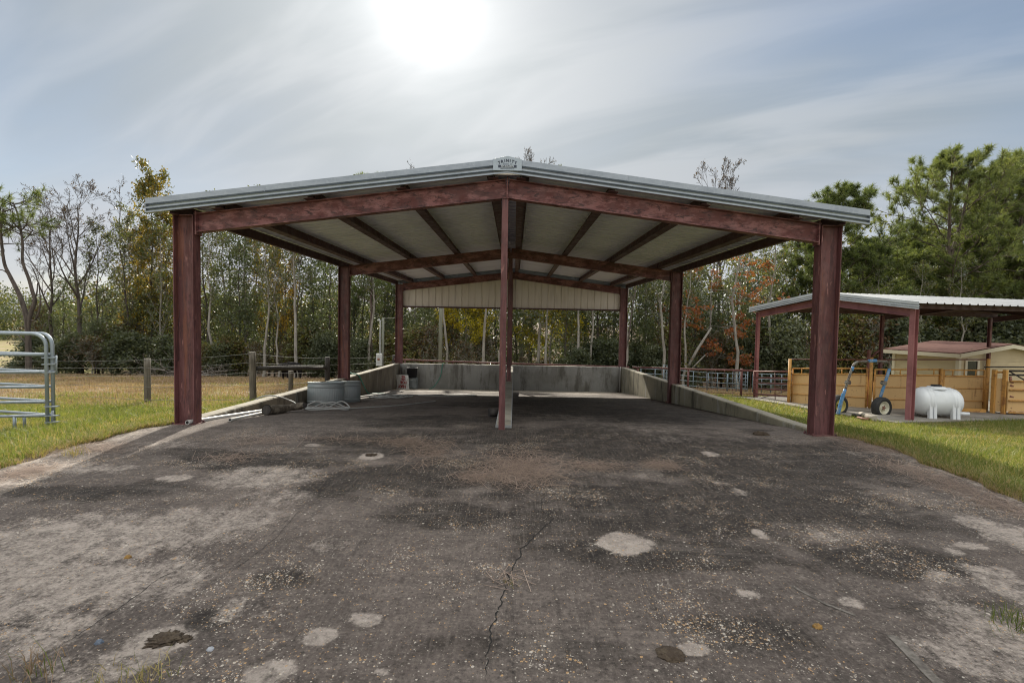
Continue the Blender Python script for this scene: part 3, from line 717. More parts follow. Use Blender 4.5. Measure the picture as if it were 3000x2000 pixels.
for txt, hh, sz, off in (('HAY', .13, .19, .28), ('FOR', .315, .17, .36), ('598-', .455, .125, .36), ('423-', .565, .115, .37)):
    mm_ = MR.copy(); mm_.translation = c0+ex*off+lean*hh+nrm*.012*(1 if nrm.y < 0 else -1)
    if nrm.y > 0:
        mm_ = Matrix((-ex, -up_s, ex.cross(up_s))).transposed().to_4x4(); mm_.translation = c0+ex*off+lean*hh-nrm*.012
    text_obj('lettering', txt, sz, RED, sg, mm_, bold=.035)

def floor_pt(px, py, lift): return onground(px, py, lift)
def spline(pts, n=10):
    pts = [Vector(p) for p in pts]; o = []; q = [pts[0]]+pts+[pts[-1]]
    for i in range(1, len(q)-2):
        for k in range(n):
            t = k/n; a, b, c, d = q[i-1], q[i], q[i+1], q[i+2]
            o.append(.5*((2*b)+(c-a)*t+(2*a-5*b+4*c-d)*t*t+(3*b-a-3*c+d)*t**3))
    return o+[pts[-1]]
def hose(pts, r, mat, name, label, cat):
    mb = MB(); mb.tube(spline(pts), r, 8); return tag(mb.build(name, mat), label, cat)
# white pipes lying along the left wall
def lying(px0, py0, px1, py1, r, mat, name, label, cat, hollow=True, rise=0):
    a = floor_pt(px0, py0, r); b = floor_pt(px1, py1, r+rise)
    d = (b-a).normalized(); mb = MB(); mb.tube([a.lerp(b, i/6) for i in range(7)], r, 14, False)
    u = d.cross(Z_).normalized(); v = d.cross(u)
    for p, e in ((a, -1), (b, 1)):
        vs = [p+(u*math.cos(q)+v*math.sin(q))*rr for rr in (r, r*.72) for q in [2*math.pi*k/14 for k in range(14)]]
        mb.add(vs, [(k, (k+1) % 14, 14+(k+1) % 14, 14+k) for k in range(14)])
        mb.cm = 1; mb.add([v_ for v_ in vs[14:]], [tuple(range(14))]); mb.cm = 0
    return tag(mb.build(name, [mat, CRACK]), label, cat)
lying(430, 970, 607, 943, .038, PVC, 'plastic_pipe', 'longer white plastic pipe lying by the front left column', 'pipe')
lying(528, 964, 622, 944, .028, PVC, 'plastic_pipe', 'shorter white plastic pipe lying beside the log', 'pipe')
# log
a = floor_pt(612, 941, .10); b = floor_pt(665, 936, .09); b2 = floor_pt(700, 930, .16)
mb = MB(); pts = spline([a, a.lerp(b, .5)+Z_*-.01, b, b2], 6); rg = random.Random(2)
mb.tube(pts, [.098+rg.uniform(-.01, .01)-.002*i for i in range(len(pts))], 14, False)
mb.cm = 1; d = (pts[1]-pts[0]).normalized(); mb.lathe(pts[0]-d*.002, [(.0, 0), (.094, 0)], 14, d, False); mb.lathe(pts[-1], [(.06, .0), (0, .01)], 14, (pts[-1]-pts[-2]), False)
tag(mb.build('log', [BARKL, WOODD]), 'short dark log with mossy bark lying by the left wall', 'log')
# pale hose: over the wall, then a coil on the floor
w0 = Vector((-5.6, 10.9, gz(-5.6, 10.9)+.03)); 
mb = MB(); wt = wtop(11.0)
pts = [w0, (-5.38, 11.0, wt+.02), (-5.1, 11.15, wt+.03), (-4.85, 11.4, wt-.12), floor_pt(700, 935, .06)]
cc = floor_pt(700, 938, .03)
for k in range(26):
    a_ = k*.82; rad = .30+.08*math.sin(k*1.7); px_ = cc.x+.45+rad*1.35*math.cos(a_); py_ = cc.y+.05+rad*.75*math.sin(a_)
    pts.append((px_, py_, base_z(py_)+.02+.012*(k % 5)+(.12 if k % 7 == 3 else 0)))
tail = [floor_pt(x, y, .015) for x, y in ((770, 939), (830, 936), (880, 933), (930, 929), (1000, 921))]
mb.tube(spline(pts+tail, 8), .014, 8); tag(mb.build('grey_hose', HOSE), 'pale grey hose over the left wall ending in a loose coil', 'hose')
# green hose over the left wall
yg = 17.0
hose([(-5.9, 16.6, gz(-5.9, 16.6)+.02), (-5.42, 16.75, wtop(16.8)+.03), (-5.2, 16.9, wtop(16.9)+.05), (-5.07, 17.1, wtop(17)-.05), (-5.04, 17.5, -.55), (-4.98, 17.9, base_z(17.9)+.03), (-4.8, 18.2, base_z(18.2)+.02), (-4.5, 18.3, base_z(18.3)+.02)], .017, GREEN, 'green_hose', 'teal green hose draped over the left side wall', 'hose')
c = at(1297/K, 1066/K, 23.33)
hose([(c.x+.05, 23.75, -.5), (c.x+.04, 23.55, -.265), (c.x, 23.36, -.262), (c.x-.02, 23.32, -.38), (c.x-.10, 23.31, -.85), (c.x-.33, 23.28, -1.25), (c.x-.50, 23.2, base_z(23.2)+.03), (c.x-.55, 23.0, base_z(23)+.02)], .016, GREEN, 'green_hose', 'teal green hose hanging down the back wall', 'hose')
# heap of hose in front of the sign
mb = MB(); pts = []; cc = floor_pt(865, 911, .02); rg = random.Random(8)
for k in range(34):
    a_ = k*.9; rx_, ry_ = .35+.18*rg.random(), .5+.5*rg.random()
    p = (cc.x+.15+rx_*math.cos(a_)+.02*k, cc.y+ry_*math.sin(a_)); pts.append((p[0], p[1], base_z(p[1])+.02+.05*rg.random()))
tail = [floor_pt(x, y, .015) for x, y in ((930, 906), (980, 907), (1040, 905), (1095, 908), (1030, 909), (960, 908))]
mb.tube(spline(pts+tail, 6), .016, 7); tag(mb.build('grey_hose', HOSE), 'tangled heap of pale hose on the floor near the sign', 'hose')
lying(826, 911, 925, 899, .022, PVC, 'plastic_pipe', 'thin pale pipe lying on the floor behind the hose heap', 'pipe')
c = at(1813/K, 1110/K, 23.3)
mb = MB(); mb.tube([(5.06, 23.31, base_z(23.3)), (5.06, 23.31, -.7), (5.06, 23.31, -.26)], .03, 12); tag(mb.build('drain_pipe', PVC), 'white upright plastic pipe in the right back corner of the ramp', 'pipe')
# short black round thing by the divider
c = floor_pt(1134, 948, .08)
mb = MB(); d = Vector((.9, .3, 0)).normalized(); c = Vector((-.33, c.y, base_z(c.y)+.085)); mb.tube([c, c+d*.17], .085, 18); mb.lathe(c-d*.002, [(.06, 0), (.085, .0)], 18, d, False)
tag(mb.build('log', WOODD), 'short black log end lying against the divider wall', 'log')

# ------------------------------------------------------------------ small bits on the apron
def pat(px, py, size, mat, name, label, cat, seed, flat=.35, lump=.35):
    p = onground(px, py, 0); rg = np.random.RandomState(seed); mb = MB(); n, m_ = 40, 14; vs = []; lat2 = rg.rand(64, 64)
    for j in range(m_+1):
        th = math.pi/2*j/m_
        for i in range(n):
            a_ = 2*math.pi*i/n; q1, q2_ = 30+7*math.cos(th)*math.cos(a_), 30+7*math.cos(th)*math.sin(a_)+2*j/m_
            nz = float(vnoise(lat2, np.array([q1]), np.array([q2_]))[0])*.6+float(vnoise(lat2, np.array([q1*2.3]), np.array([q2_*2.3]))[0])*.4
            rr = size*(1+lump*1.3*(nz-.5))
            vs.append((p.x+rr*math.cos(th)*math.cos(a_), p.y+rr*math.cos(th)*math.sin(a_)*.85, base_z(p.y)+.001+size*flat*math.sin(th)*(1+lump*1.5*(nz-.5))))
    mb.cs = True; mb.add(vs, [(j*n+i, j*n+(i+1) % n, (j+1)*n+(i+1) % n, (j+1)*n+i) for j in range(m_) for i in range(n)])
    return tag(mb.build(name, mat), label, cat)
pat(380, 1470, .085, SOIL, 'dung_pat', 'broken brown dung pat on the pale patch at lower left', 'dung', 1, .22, .9)
pat(425, 1468, .04, SOIL, 'dung_pat', 'small brown dung crumb right of the broken pat', 'dung', 2, .3, .9)
pat(852, 1045, .07, SOIL, 'dung_pat', 'reddish brown dung pat on a pale spot left of the centre post', 'dung', 3, .25, .9)
pat(1540, 1503, .075, SOIL, 'dung_pat', 'dark oval dung pat beside the white patch near the bottom edge', 'dung', 4, .32, .3)
pat(1748, 998, .12, SOIL, 'dung_pat', 'dark dung mound near the right wall inside the shed', 'dung', 5, .42, .5)
pat(294, 1281, .022, STONEO, 'stone', 'ochre stone on the pale left part of the apron', 'stone', 6, .9, .6)
pat(1878, 1440, .026, STONEO, 'stone', 'ochre stone on the dark right part of the apron', 'stone', 7, .7, .5)
pat(228, 1477, .020, STONEB, 'stone', 'dark blue stone at the lower left of the apron', 'stone', 8, 1.0, .5)
pat(483, 1492, .018, STONEG, 'stone', 'pale grey stone right of the broken dung pat', 'stone', 9, .8, .4)

# ------------------------------------------------------------------ second shed (right) with pad
YP2 = 14.0
P2 = at(2088, 975, YP2); P1_ = at(1735, 915, 19.8)
vdir = Vector((P1_.x-P2.x, P1_.y-P2.y, 0)); LEN2 = vdir.length; vdir.normalize(); udir = Vector((vdir.y, -vdir.x, 0))
def q2(u, v, z): return Vector((P2.x, P2.y, 0))+udir*u+vdir*v+Z_*z
Z2 = 2.27; RISE = .40
t2 = thing('pen_shed', 'smaller red framed shed with pale metal roof over the yellow cattle pen', 'shed', q2(0, 0, -.92))
def rb2(v): return Z2-.2+RISE*(1-abs(v-LEN2/2)/(LEN2/2))
LU = 12.2
for u in (0, 6.1, 12.2):
    for v in (0, LEN2):
        mb = MB(); p = q2(u, v, 0); z0 = gz(p.x, p.y)-.05
        mb.ibeam((p.x, p.y, z0), (p.x, p.y, Z2), udir if u == 0 else udir, .15, vdir, .15, .01, .014) if v == 0 else mb.ibeam((p.x, p.y, z0), (p.x, p.y, Z2), vdir, .12, udir, .11, .01, .014)
        mb.build('column', PR_S if u == 0 else PR_V, t2, .003)
    for a, b in ((.1, LEN2/2-.01), (LEN2-.1, LEN2/2+.01)):
        mb = MB(); p0, p1 = q2(u, a, rb2(a)+.1), q2(u, b, rb2(b)+.1); ax = (p1-p0).normalized(); n_ = ax.cross(udir).normalized(); n_ = n_ if n_.z > 0 else -n_
        mb.ibeam(p0, p1, n_, .22, udir, .12, .008, .012); mb.build('rafter', PR_S if u == 0 else PR_D, t2)
for v in (.05, LEN2*.18, LEN2*.34, LEN2*.48, LEN2*.52, LEN2*.66, LEN2*.82, LEN2-.05):
    mb = MB(); z = rb2(v)+.29; mb.bar(q2(-.12, v, z), q2(LU+.3, v, z), Z_, .15, vdir, .06); mb.build('purlin', PR_D, t2)
for sgn, v0 in ((1, -.28), (-1, LEN2+.28)):
    slope = RISE/(LEN2/2); zr = rb2(LEN2/2)+.385; d = vdir*(v0-LEN2/2)+Z_*(-slope*abs(v0-LEN2/2))
    prof = []; u = -.2
    while u < LU+.4:
        for du, h in ((0, 0), (.235, 0), (.255, .034), (.285, .034)): prof.append((u+du, h))
        u += .305
    mb = MB(); Pt = [q2(u, LEN2/2, zr+h) for u, h in prof]; mb.sheet(Pt, d); mb.cm = 1; mb.sheet([p-Z_*.004 for p in Pt], d*.999); mb.build('roof_panel', [GALVR, PR_D], t2)
    mb = MB(); prof = [(.10, .04), (-.0, .04), (.0, -.04), (.03, -.062), (.034, -.07), (0, -.082), (0, -.105), (.03, -.122), (.034, -.13), (0, -.142), (0, -.165)]
    mb.sheet([q2(-.22+o, LEN2/2, zr+h) for o, h in prof], d); mb.build('rake_trim', GALV2, t2)
p = q2(-.235, LEN2/2, 0); zr = rb2(LEN2/2)+.43
mb = MB(); mb.prism([q2(-.24, LEN2/2+v, zr+z) for v, z in ((-.2, -.03), (0, .01), (.2, -.03), (.2, -.19), (-.2, -.19))], udir*-.012); nb = mb.build('name_board', SIGNP, t2)
mb = MB(); mb.prism([q2(-.254, LEN2/2+v, zr+z) for v, z in ((-.13, -.11), (.13, -.11), (.13, -.145), (-.13, -.145))], udir*-.003); mb.build('number_panel', INK, nb)

# concrete pad
mb = MB(); us = np.linspace(-.9, 15, 40); vs_ = np.linspace(-.32, LEN2+.6, 24)
vv = []
for v in vs_:
    for u in us:
        p = q2(u, v, 0); vv.append((p.x, p.y, gz(p.x, p.y)+.055))
mb.add(vv, [(j*40+i, j*40+i+1, (j+1)*40+i+1, (j+1)*40+i) for j in range(23) for i in range(39)])
rim_ = [j for j in range(40)]; 
for a, b in [(i, i+1) for i in range(39)]+[((j+1)*40, j*40) for j in range(23)]:
    p, q = vv[a], vv[b]; mb.add([p, q, (q[0], q[1], q[2]-.3), (p[0], p[1], p[2]-.3)], [(0, 3, 2, 1)])
PAD = simple('pad_concrete', (.30, .275, .24), .9, 0, [(1.4, (1, 1, 1), .4, .62, (.17, .155, .135), .85), (22, (1, 1, 1), .5, .7, (.10, .09, .08), .5)])
tag(mb.build('pen_pavement', PAD), kind='structure')
def padz(p): return gz(p.x, p.y)+.055

# ------------------------------------------------------------------ yellow cattle tub
def ypt(sx, sy, Y): return at(sx/K, sy/K, Y)
tub = None
NODES = [(2325, 17.9), (2372, 18.1), (2440, 18.0), (2548, 17.1)]
def colpt(sx, Y):
    p = at(sx/K, 1000/K, Y); return Vector((p.x, p.y, padz(p)))
c0 = colpt(2317, 17.75)
tub = thing('cattle_tub', 'rusty yellow sheet steel cattle tub with curved left end under the small shed', 'cattle pen', c0)
def spost(sx, Y, ztop, name='post', r=.045, mat=YELF):
    p = colpt(sx, Y); mb = MB(); mb.tube([p-Z_*.03, (p.x, p.y, ztop)], r, 12); mb.build(name, mat, tub); return p
spost(2317, 17.75, at(2317/K, 1051/K, 17.75).z, r=.05)
def sheet_panel(nodes, sy_top, sy_bot, sy_rail, bands=2, posts=True):
    P_ = [at(sx/K, 1000/K, Y) for sx, Y in nodes]
    zt_ = [at(sx/K, sy_top/K, Y).z for sx, Y in nodes]; zb_ = [at(sx/K, (sb)/K, Y).z for (sx, Y), sb in zip(nodes, sy_bot)]; zr_ = [at(sx/K, sy_rail/K, Y).z for sx, Y in nodes]
    bot = spline([Vector((p.x, p.y, z)) for p, z in zip(P_, zb_)], 6); top = spline([Vector((p.x, p.y, z)) for p, z in zip(P_, zt_)], 6); rail = spline([Vector((p.x, p.y, z)) for p, z in zip(P_, zr_)], 6)
    n = len(bot); off = []
    for i in range(n):
        t_ = (bot[min(i+1, n-1)]-bot[max(i-1, 0)]); t_.z = 0; t_.normalize(); off.append(Vector((-t_.y, t_.x, 0))*.006)
    mb = MB(); mb.cs = True
    mb.add([p+o for p, o in zip(bot, off)]+[p+o for p, o in zip(top, off)]+[p-o for p, o in zip(bot, off)]+[p-o for p, o in zip(top, off)],
           [(i, i+1, n+i+1, n+i) for i in range(n-1)]+[(2*n+i, 3*n+i, 3*n+i+1, 2*n+i+1) for i in range(n-1)]); mb.cs = False
    sh = mb.build('sheet_panel', YEL, tub)
    mb = MB()
    for f in [0]+[(k+1)/(bands+1) for k in range(bands)]+[1]:
        mb.tube([b.lerp(t_, f)-o*4 for b, t_, o in zip(bot, top, off)], .013 if 0 < f < 1 else .026, 6)
    mb.build('frame_rail', YELF, sh)
    mb = MB(); mb.tube(rail, .024, 8)
    for i in range(0, n, max(2, n//4)): mb.tube([top[i], rail[i]], .018, 6)
    for i in (0, n-1):
        g_ = Vector((bot[i].x, bot[i].y, padz(bot[i]))); mb.tube([g_, rail[i]], .032, 8)
    mb.build('top_rail', YELF, sh)
sheet_panel([(2326, 17.85), (2352, 17.5), (2400, 17.25), (2470, 17.0), (2545, 16.6)], 1095, [1181, 1184, 1188, 1194, 1199], 1079, 2)
sheet_panel([(2568, 16.5), (2620, 16.5), (2690, 16.55), (2758, 16.6)], 1098.5, [1203, 1205, 1207, 1208], 1082, 2)
sheet_panel([(2770, 16.6), (2830, 16.6), (2890, 16.5)], 1101, [1209, 1210, 1211], 1084, 2)
for sx, Y, sy in ((2556, 16.55, 1047), (2763, 16.55, 1080), (2899, 16.2, 1051)): spost(sx, Y, at(sx/K, sy/K, Y).z, r=.05)
p = colpt(2548, 16.9); mb = MB(); mb.bar((p.x, p.y, p.z), (p.x, p.y, at(2548/K, 1025/K, 16.9).z), X_, .08, Y_, .08); d = at(2575/K, 1025/K, 16.9); mb.tube([(p.x+.1, p.y, at(2560/K, 1045/K, 16.9).z), d], .035, 8); mb.build('swing_post', PR_F, tub)
mb = MB(); mb.tube([at(2317/K, 1052/K, 17.75), at(2560/K, 1053/K, 17.0), at(2899/K, 1053/K, 16.2)], .022, 6); mb.build('overhead_pipe', PR_F, tub)
# squeeze chute at the far right
ch0 = colpt(2918, 15.9)
chute = thing('squeeze_chute', 'yellow cattle squeeze chute with tall posts at the right edge of the pen', 'cattle chute', ch0)
def cpost(sx, Y, sy, r=.05):
    p = colpt(sx, Y); z = at(sx/K, sy/K, Y).z; mb = MB(); mb.bar(p-Z_*.02, (p.x, p.y, z), udir, r*2, vdir, r*2); mb.build('post', YELF, chute, .004); return p, z
A, za = cpost(2919, 15.9, 1083); B, zb2 = cpost(2951, 15.7, 1083)
mb = MB(); mb.prism([A+Z_*.06, B+Z_*.06, Vector((B.x, B.y, at(2951/K, 1108/K, 15.7).z)), Vector((A.x, A.y, at(2919/K, 1108/K, 15.9).z))], vdir*.03); mb.build('side_sheet', YEL, chute)
for sy in (1090, 1093): pass
mb = MB(); mb.tube([at(2919/K, 1090/K, 15.9), at(2951/K, 1090/K, 15.7)], .03, 8); mb.tube([at(2919/K, 1092/K, 15.9)+Z_*.05, at(2938/K, 1092/K, 15.8)], .02, 8); mb.build('cross_bar', YELF, chute)
mb = MB(); mb.tube([at(2960/K, 1103/K, 15.7), at(2966/K, 1165/K, 15.68), at(2973/K, 1222/K, 15.65)], .035, 8)
for sy in (1118, 1128, 1160, 1205): mb.tube([at(2958/K, sy/K, 15.6), at(2968/K, (sy+3)/K, 15.6)], .03, 6)
mb.build('linkage', RUSTP, chute)
C, D2 = colpt(2962, 15.6), colpt(3150, 15.4)
mb = MB(); mb.prism([C+Z_*.10, D2+Z_*.10, Vector((D2.x, D2.y, at(3150/K, 1116/K, 15.4).z)), Vector((C.x, C.y, at(2962/K, 1116/K, 15.6).z))], vdir*.03); sd_ = mb.build('side_gate', YEL, chute)
mb = MB()
for f in (.0, .38, .72, 1):
    mb.tube([C.lerp(Vector((C.x, C.y, at(2962/K, 1116/K, 15.6).z)), .06+.94*f)-vdir*.03, D2.lerp(Vector((D2.x, D2.y, at(3150/K, 1116/K, 15.4).z)), .06+.94*f)-vdir*.03], .028, 6)
mb.build('frame_rail', YELF, sd_)
mb = MB(); mb.tube([at(2958/K, 1086/K, 15.7), at(3150/K, 1088/K, 15.5)], .03, 8); mb.tube([at(2958/K, 1098/K, 15.7), at(3150/K, 1100/K, 15.5)], .03, 8); mb.tube([at(2958/K, 1088/K, 15.7), at(3010/K, 1118/K, 15.6)], .02, 8); mb.tube([at(2884/K, 1075/K, 16), at(3150/K, 1075/K, 16)], .02, 8); mb.build('squeeze_bar', WOODD, chute)
mb = MB(); p = colpt(2770, 16.2); mb.bar(p+Z_*.05, colpt(2895, 16.0)+Z_*.05, Z_, .1, vdir, .1)
tag(mb.build('yellow_beam', YELF), 'yellow steel beam lying on the pad under the tub panel', 'beam')

# ------------------------------------------------------------------ white leg tank
TY = 14.75
tp = at(2740/K, 1190/K, TY); zg_ = gz(tp.x, tp.y)+.055
axd = (udir*.93+vdir*-.37).normalized(); axd.z = 0
zc = zg_+.455; L_ = .62; Rr = .395
t = thing('water_tank', 'white plastic leg tank lying on the pad behind the shed post', 'tank', (tp.x, tp.y, zg_))
c = Vector((tp.x, tp.y, zc)); prof = []
for i in range(9):
    a_ = math.pi/2*i/8; prof.append((Rr*math.sin(a_)**.75, -L_-.0+.24*(1-math.cos(a_))))
prof = [(r_, h) for r_, h in prof]
for hb in (-.30, .30):
    prof += [(Rr, hb-.07), (Rr+.022, hb-.05), (Rr+.022, hb-.015), (Rr+.008, hb), (Rr+.022, hb+.015), (Rr+.022, hb+.05), (Rr, hb+.07)]
for i in range(8, -1, -1):
    a_ = math.pi/2*i/8; prof.append((Rr*math.sin(a_)**.75, L_-.24*(1-math.cos(a_))))
mb = MB(); mb.lathe(c, prof, 48, axd); body = mb.build('tank_body', WHITE, t)
side = Vector((-axd.y, axd.x, 0))
for hb in (-.30, .30):
    for g_ in (-1, 1):
        for o in (-.055, .055):
            mb = MB(); b0 = c+axd*(hb+o)+side*g_*.37; b0.z = zg_; b1 = c+axd*(hb+o)+side*g_*.335; mb.bar(b0, b1, axd, .085, side, .12); mb.build('leg', WHITE, t, .015)
mb = MB(); mb.lathe(c+Z_*(Rr-.03), [(.24, 0), (.235, .05), (.20, .075), (0, .08)], 28); mb.build('manway', WHITE, t)
mb = MB(); mb.lathe(c+Z_*(Rr+.045), [(.13, 0), (.13, .04), (.11, .05), (0, .05)], 24); mb.build('lid', BLACK, t)
mb = MB(); p = c+axd*(L_-.05)-Z_*.33; mb.tube([p, p+axd*.32], .05, 12); mb.build('outlet', WHITE, t)

# ------------------------------------------------------------------ two wheeled blue frame
WY = 15.2
def wp(sx, sy, dY=0): return at(sx/K, sy/K, WY+dY)
cart = thing('wheel_frame', 'blue arched tube frame on two tyred wheels in front of the yellow tub', 'cart', (wp(2520, 1225).x, WY, gz(wp(2520, 1225).x, WY)))
mb = MB(); mb.tube(spline([wp(2454, 1212, -.1), wp(2462, 1185, -.1), wp(2476, 1140, -.05)], 5), .045, 10); mb.bar(wp(2455, 1212, -.14), wp(2471, 1152, -.14), X_, .10, Y_, .03); mb.build('left_leg', BLUE, cart)
mb = MB(); mb.tube(spline([wp(2476, 1142), wp(2484, 1115), wp(2498, 1075), wp(2503, 1066), wp(2512, 1060), wp(2530, 1058.5), wp(2547, 1058), wp(2570, 1058), wp(2590, 1058.5), wp(2602, 1061), wp(2607, 1070), wp(2606, 1080)], 6), .036, 10); mb.build('arch_handle', GREYM, cart)
mb = MB(); mb.tube([wp(2606, 1080), wp(2598, 1105), wp(2580, 1160), wp(2572, 1185, .05), wp(2559, 1220, .1)], .043, 10); mb.tube([wp(2499, 1074), wp(2495, 1086)], .043, 10); mb.build('right_leg', BLUE, cart)
mb = MB(); mb.bar(wp(2545, 1057.5, -.03), wp(2566, 1055.5, -.03), Y_, .14, Z_, .085); mb.build('top_plate', BLUE, cart, .02)
mb = MB()
for sx, sy in ((2484, 1120), (2589, 1121)):
    q = wp(sx, sy); mb.bar(q-Z_*.06, q+Z_*.06, X_, .11, Y_, .11); mb.tube([q+X_*-.14-Y_*.05, q+X_*.06-Y_*.05], .018, 6)
mb.build('clamp', GREYM, cart)
def wheel(c, r, wid, ax, rim):
    ax = Vector(ax).normalized(); mb = MB()
    mb.lathe(c, [(r*.60, -wid*.42), (r*.70, -wid*.52), (r*.86, -wid*.52), (r*.955, -wid*.40), (r, -wid*.18), (r, wid*.18), (r*.955, wid*.40), (r*.86, wid*.52), (r*.70, wid*.52), (r*.60, wid*.42)], 40, ax)
    wh = mb.build('wheel', DARK, cart)
    mb = MB(); mb.lathe(c, [(r*.62, -wid*.44), (r*.56, -wid*.42), (r*.50, -wid*.18), (r*.30, -wid*.16), (r*.24, -wid*.3), (0, -wid*.3)], 32, ax)
    mb.lathe(c, [(0, wid*.3), (r*.24, wid*.3), (r*.30, wid*.16), (r*.50, wid*.18), (r*.56, wid*.42), (r*.62, wid*.44)], 32, ax); mb.build('rim', rim, wh)
    mb = MB(); mb.lathe(c, [(r*.12, -wid*.38), (r*.12, -wid*.28)], 12, ax, False); mb.lathe(c, [(0, -wid*.38), (r*.12, -wid*.38)], 12, ax, False)
    u = ax.cross(Z_).normalized(); v = ax.cross(u)
    for k in range(5): mb.lathe(c+(u*math.cos(k*1.257)+v*math.sin(k*1.257))*r*.19-ax*wid*.31, [(0, -.02), (r*.045, -.02), (r*.045, 0)], 6, ax, False)
    mb.build('hub', RUSTP, wh)
fc = Vector((-.28, 1, 0)); wc = wp(2582, 1193, -.05); wheel(wc, .315, .22, fc, RIM)
wc = wp(2455, 1186.5, .25); wheel(wc, .315, .22, fc, RIMY)
mb = MB(); a_ = wp(2582, 1193, .1); b_ = wp(2572, 1186, .05); mb.tube([a_, b_], .04, 8); mb.tube([wp(2462, 1186, 0), wp(2456, 1187, .2)], .04, 8); mb.build('axle', GREYM, cart)
# pipes and logs on the grass by the cart
def lie2(sx0, sy0, sx1, sy1, r, mat, name, label, cat):
    a = onground(sx0/K, sy0/K, r+.03); b = onground(sx1/K, sy1/K, r+.03); mb = MB(); mb.tube([a, a.lerp(b, .5), b], r, 10); return tag(mb.build(name, mat), label, cat)
lie2(2513, 1222, 2533, 1226, .03, RUSTP, 'rusty_pipe', 'short rusty pipe, leftmost beside the whitish log', 'pipe')
lie2(2521, 1226, 2547, 1228, .035, RUSTP, 'rusty_pipe', 'rusty pink pipe lying nearest the grass before the whitish log', 'pipe')
lie2(2496, 1215, 2525, 1218, .05, WOODD, 'dark_bar', 'dark bar lying behind the rusty pipes', 'bar')
lie2(2522, 1213, 2562, 1226, .075, simple('bleached_wood', (.38, .34, .29), .85, 0, [(6, (1, 1, 1), .45, .65, (.18, .15, .12), .8)]), 'bleached_log', 'whitish weathered log lying by the right wheel', 'log')

# ------------------------------------------------------------------ pipe fence, gate and corral panels on the right
PFL = [(1452, 843, 21.2), (1600, 848, 20.6), (1735, 851, 19.75)]
f0 = at(1735, 900, 19.75)
pf = thing('pipe_fence', 'dark red pipe fence behind the right side wall of the ramp', 'fence', (f0.x, f0.y, gz(f0.x, f0.y)))
mb = MB(); mb.tube([at(x, y, Y) for x, y, Y in PFL], .04, 10); mb.build('top_rail', PR_F, pf)
for x, Y in ((1465, 21.1), (1581, 20.7), (1704, 19.95)):
    p = at(x, 846, Y); mb = MB(); mb.tube([(p.x, p.y, gz(p.x, p.y)-.05), p], .042, 10); mb.build('post', PR_F, pf)
mb = MB()
for dz_ in (.78, .92, 1.02): mb.tube([at(x, y, Y)-Z_*dz_ for x, y, Y in PFL], .007 if dz_ < .9 else .014, 5)
for i in range(14):
    f = (i+.5)/14; p = at(1452+f*283, 843+f*8, 21.2-1.45*f); mb.tube([p, p-Z_*1.02], .005, 4)
mb.build('wire_mesh', PR_F, pf)
# fence rail behind the back wall
pb = thing('pipe_fence', 'dark red pipe rail running just behind the back wall', 'fence', (0, 24.6, gz(0, 24.6)))
mb = MB(); mb.tube([at(905, 825, 24.4), at(1160, 834, 24.5), at(1445, 843, 24.6)], .04, 10); mb.build('top_rail', PR_F, pb)
for x in (930, 1040, 1160, 1290, 1420):
    p = at(x, 826+(x-905)*.033, 24.5); mb = MB(); mb.tube([(p.x, p.y, gz(p.x, p.y)-.05), p], .04, 10); mb.build('post', PR_F, pb)
mb = MB(); mb.tube([at(925, 830, 24.4)-Z_*.45, at(1160, 834, 24.5)-Z_*.5, at(1445, 843, 24.6)-Z_*.5], .035, 8); mb.build('lower_rail', PR_F, pb)
# gate between shed column and yellow post
gl = (2209, 19.6); gr_ = (2313, 17.85); ysl = (1087.7, 1106, 1121, 1138, 1153.6, 1170.5); ysr = (1088, 1108, 1125, 1143, 1161, 1179)
p = at(gl[0]/K, 1170/K, gl[1]); gt = thing('pipe_gate', 'six bar dark red pipe gate between shed column and yellow post', 'gate', (p.x, p.y, gz(p.x, p.y)))
for a_, b_ in zip(ysl, ysr): mb = MB(); mb.tube([at(gl[0]/K, a_/K, gl[1]), at(gr_[0]/K, b_/K, gr_[1])], .032, 8); mb.build('bar', PR_F, gt)
mb = MB()
for s_ in ((gl, ysl), (gr_, ysr)): mb.tube([at(s_[0][0]/K, s_[1][0]/K, s_[0][1]), at(s_[0][0]/K, s_[1][-1]/K, s_[0][1])], .034, 8)
mb.tube([at(2270/K, 1092/K, 18.6), at(2271/K, 1176/K, 18.6)], .015, 6); mb.tube([at(2222/K, 1168/K, 19.4), at(2300/K, 1146/K, 18)], .012, 6); mb.build('brace', PR_F, gt)
# pale corral panels beyond
def corral(sx0, Y0_, sx1, Y1_, h, n, label):
    a = at(sx0/K, 1000/K, Y0_); b = at(sx1/K, 1000/K, Y1_); a.z = gz(a.x, a.y)+.05; b.z = gz(b.x, b.y)+.05
    t = thing('livestock_fence', label, 'fence', (a.x, a.y, a.z-.05), 'pale corral panels beyond the pipe fence')
    for k in range(n): mb = MB(); z = .22+(h-.22)*k/(n-1); mb.tube([a+Z_*z, b+Z_*z], .024, 7); mb.build('bar', STEELB, t)
    for f in (0, .5, 1): mb = MB(); mb.tube([a.lerp(b, f)+Z_*(-.04), a.lerp(b, f)+Z_*h], .028, 7); mb.build('upright', STEELB, t)
corral(1880, 31, 1962, 32, 1.12, 4, 'pale blue corral panel, leftmost, seen above the right side wall')
corral(1947, 29, 1964, 31.5, 1.35, 6, 'pale blue corral panel swung end on behind the middle right column')
corral(1994, 32, 2074, 32.5, 1.15, 4, 'pale blue corral panel just right of the middle right column')
corral(2078, 32.5, 2134, 32.2, 1.15, 4, 'pale blue corral panel, third flat one along the row')
corral(2136, 32.2, 2188, 31.5, 1.15, 4, 'pale blue corral panel ending beside the small shed column')
corral(2150, 36, 2194, 31, 1.30, 6, 'pale blue corral panel slanting back behind the flat row')
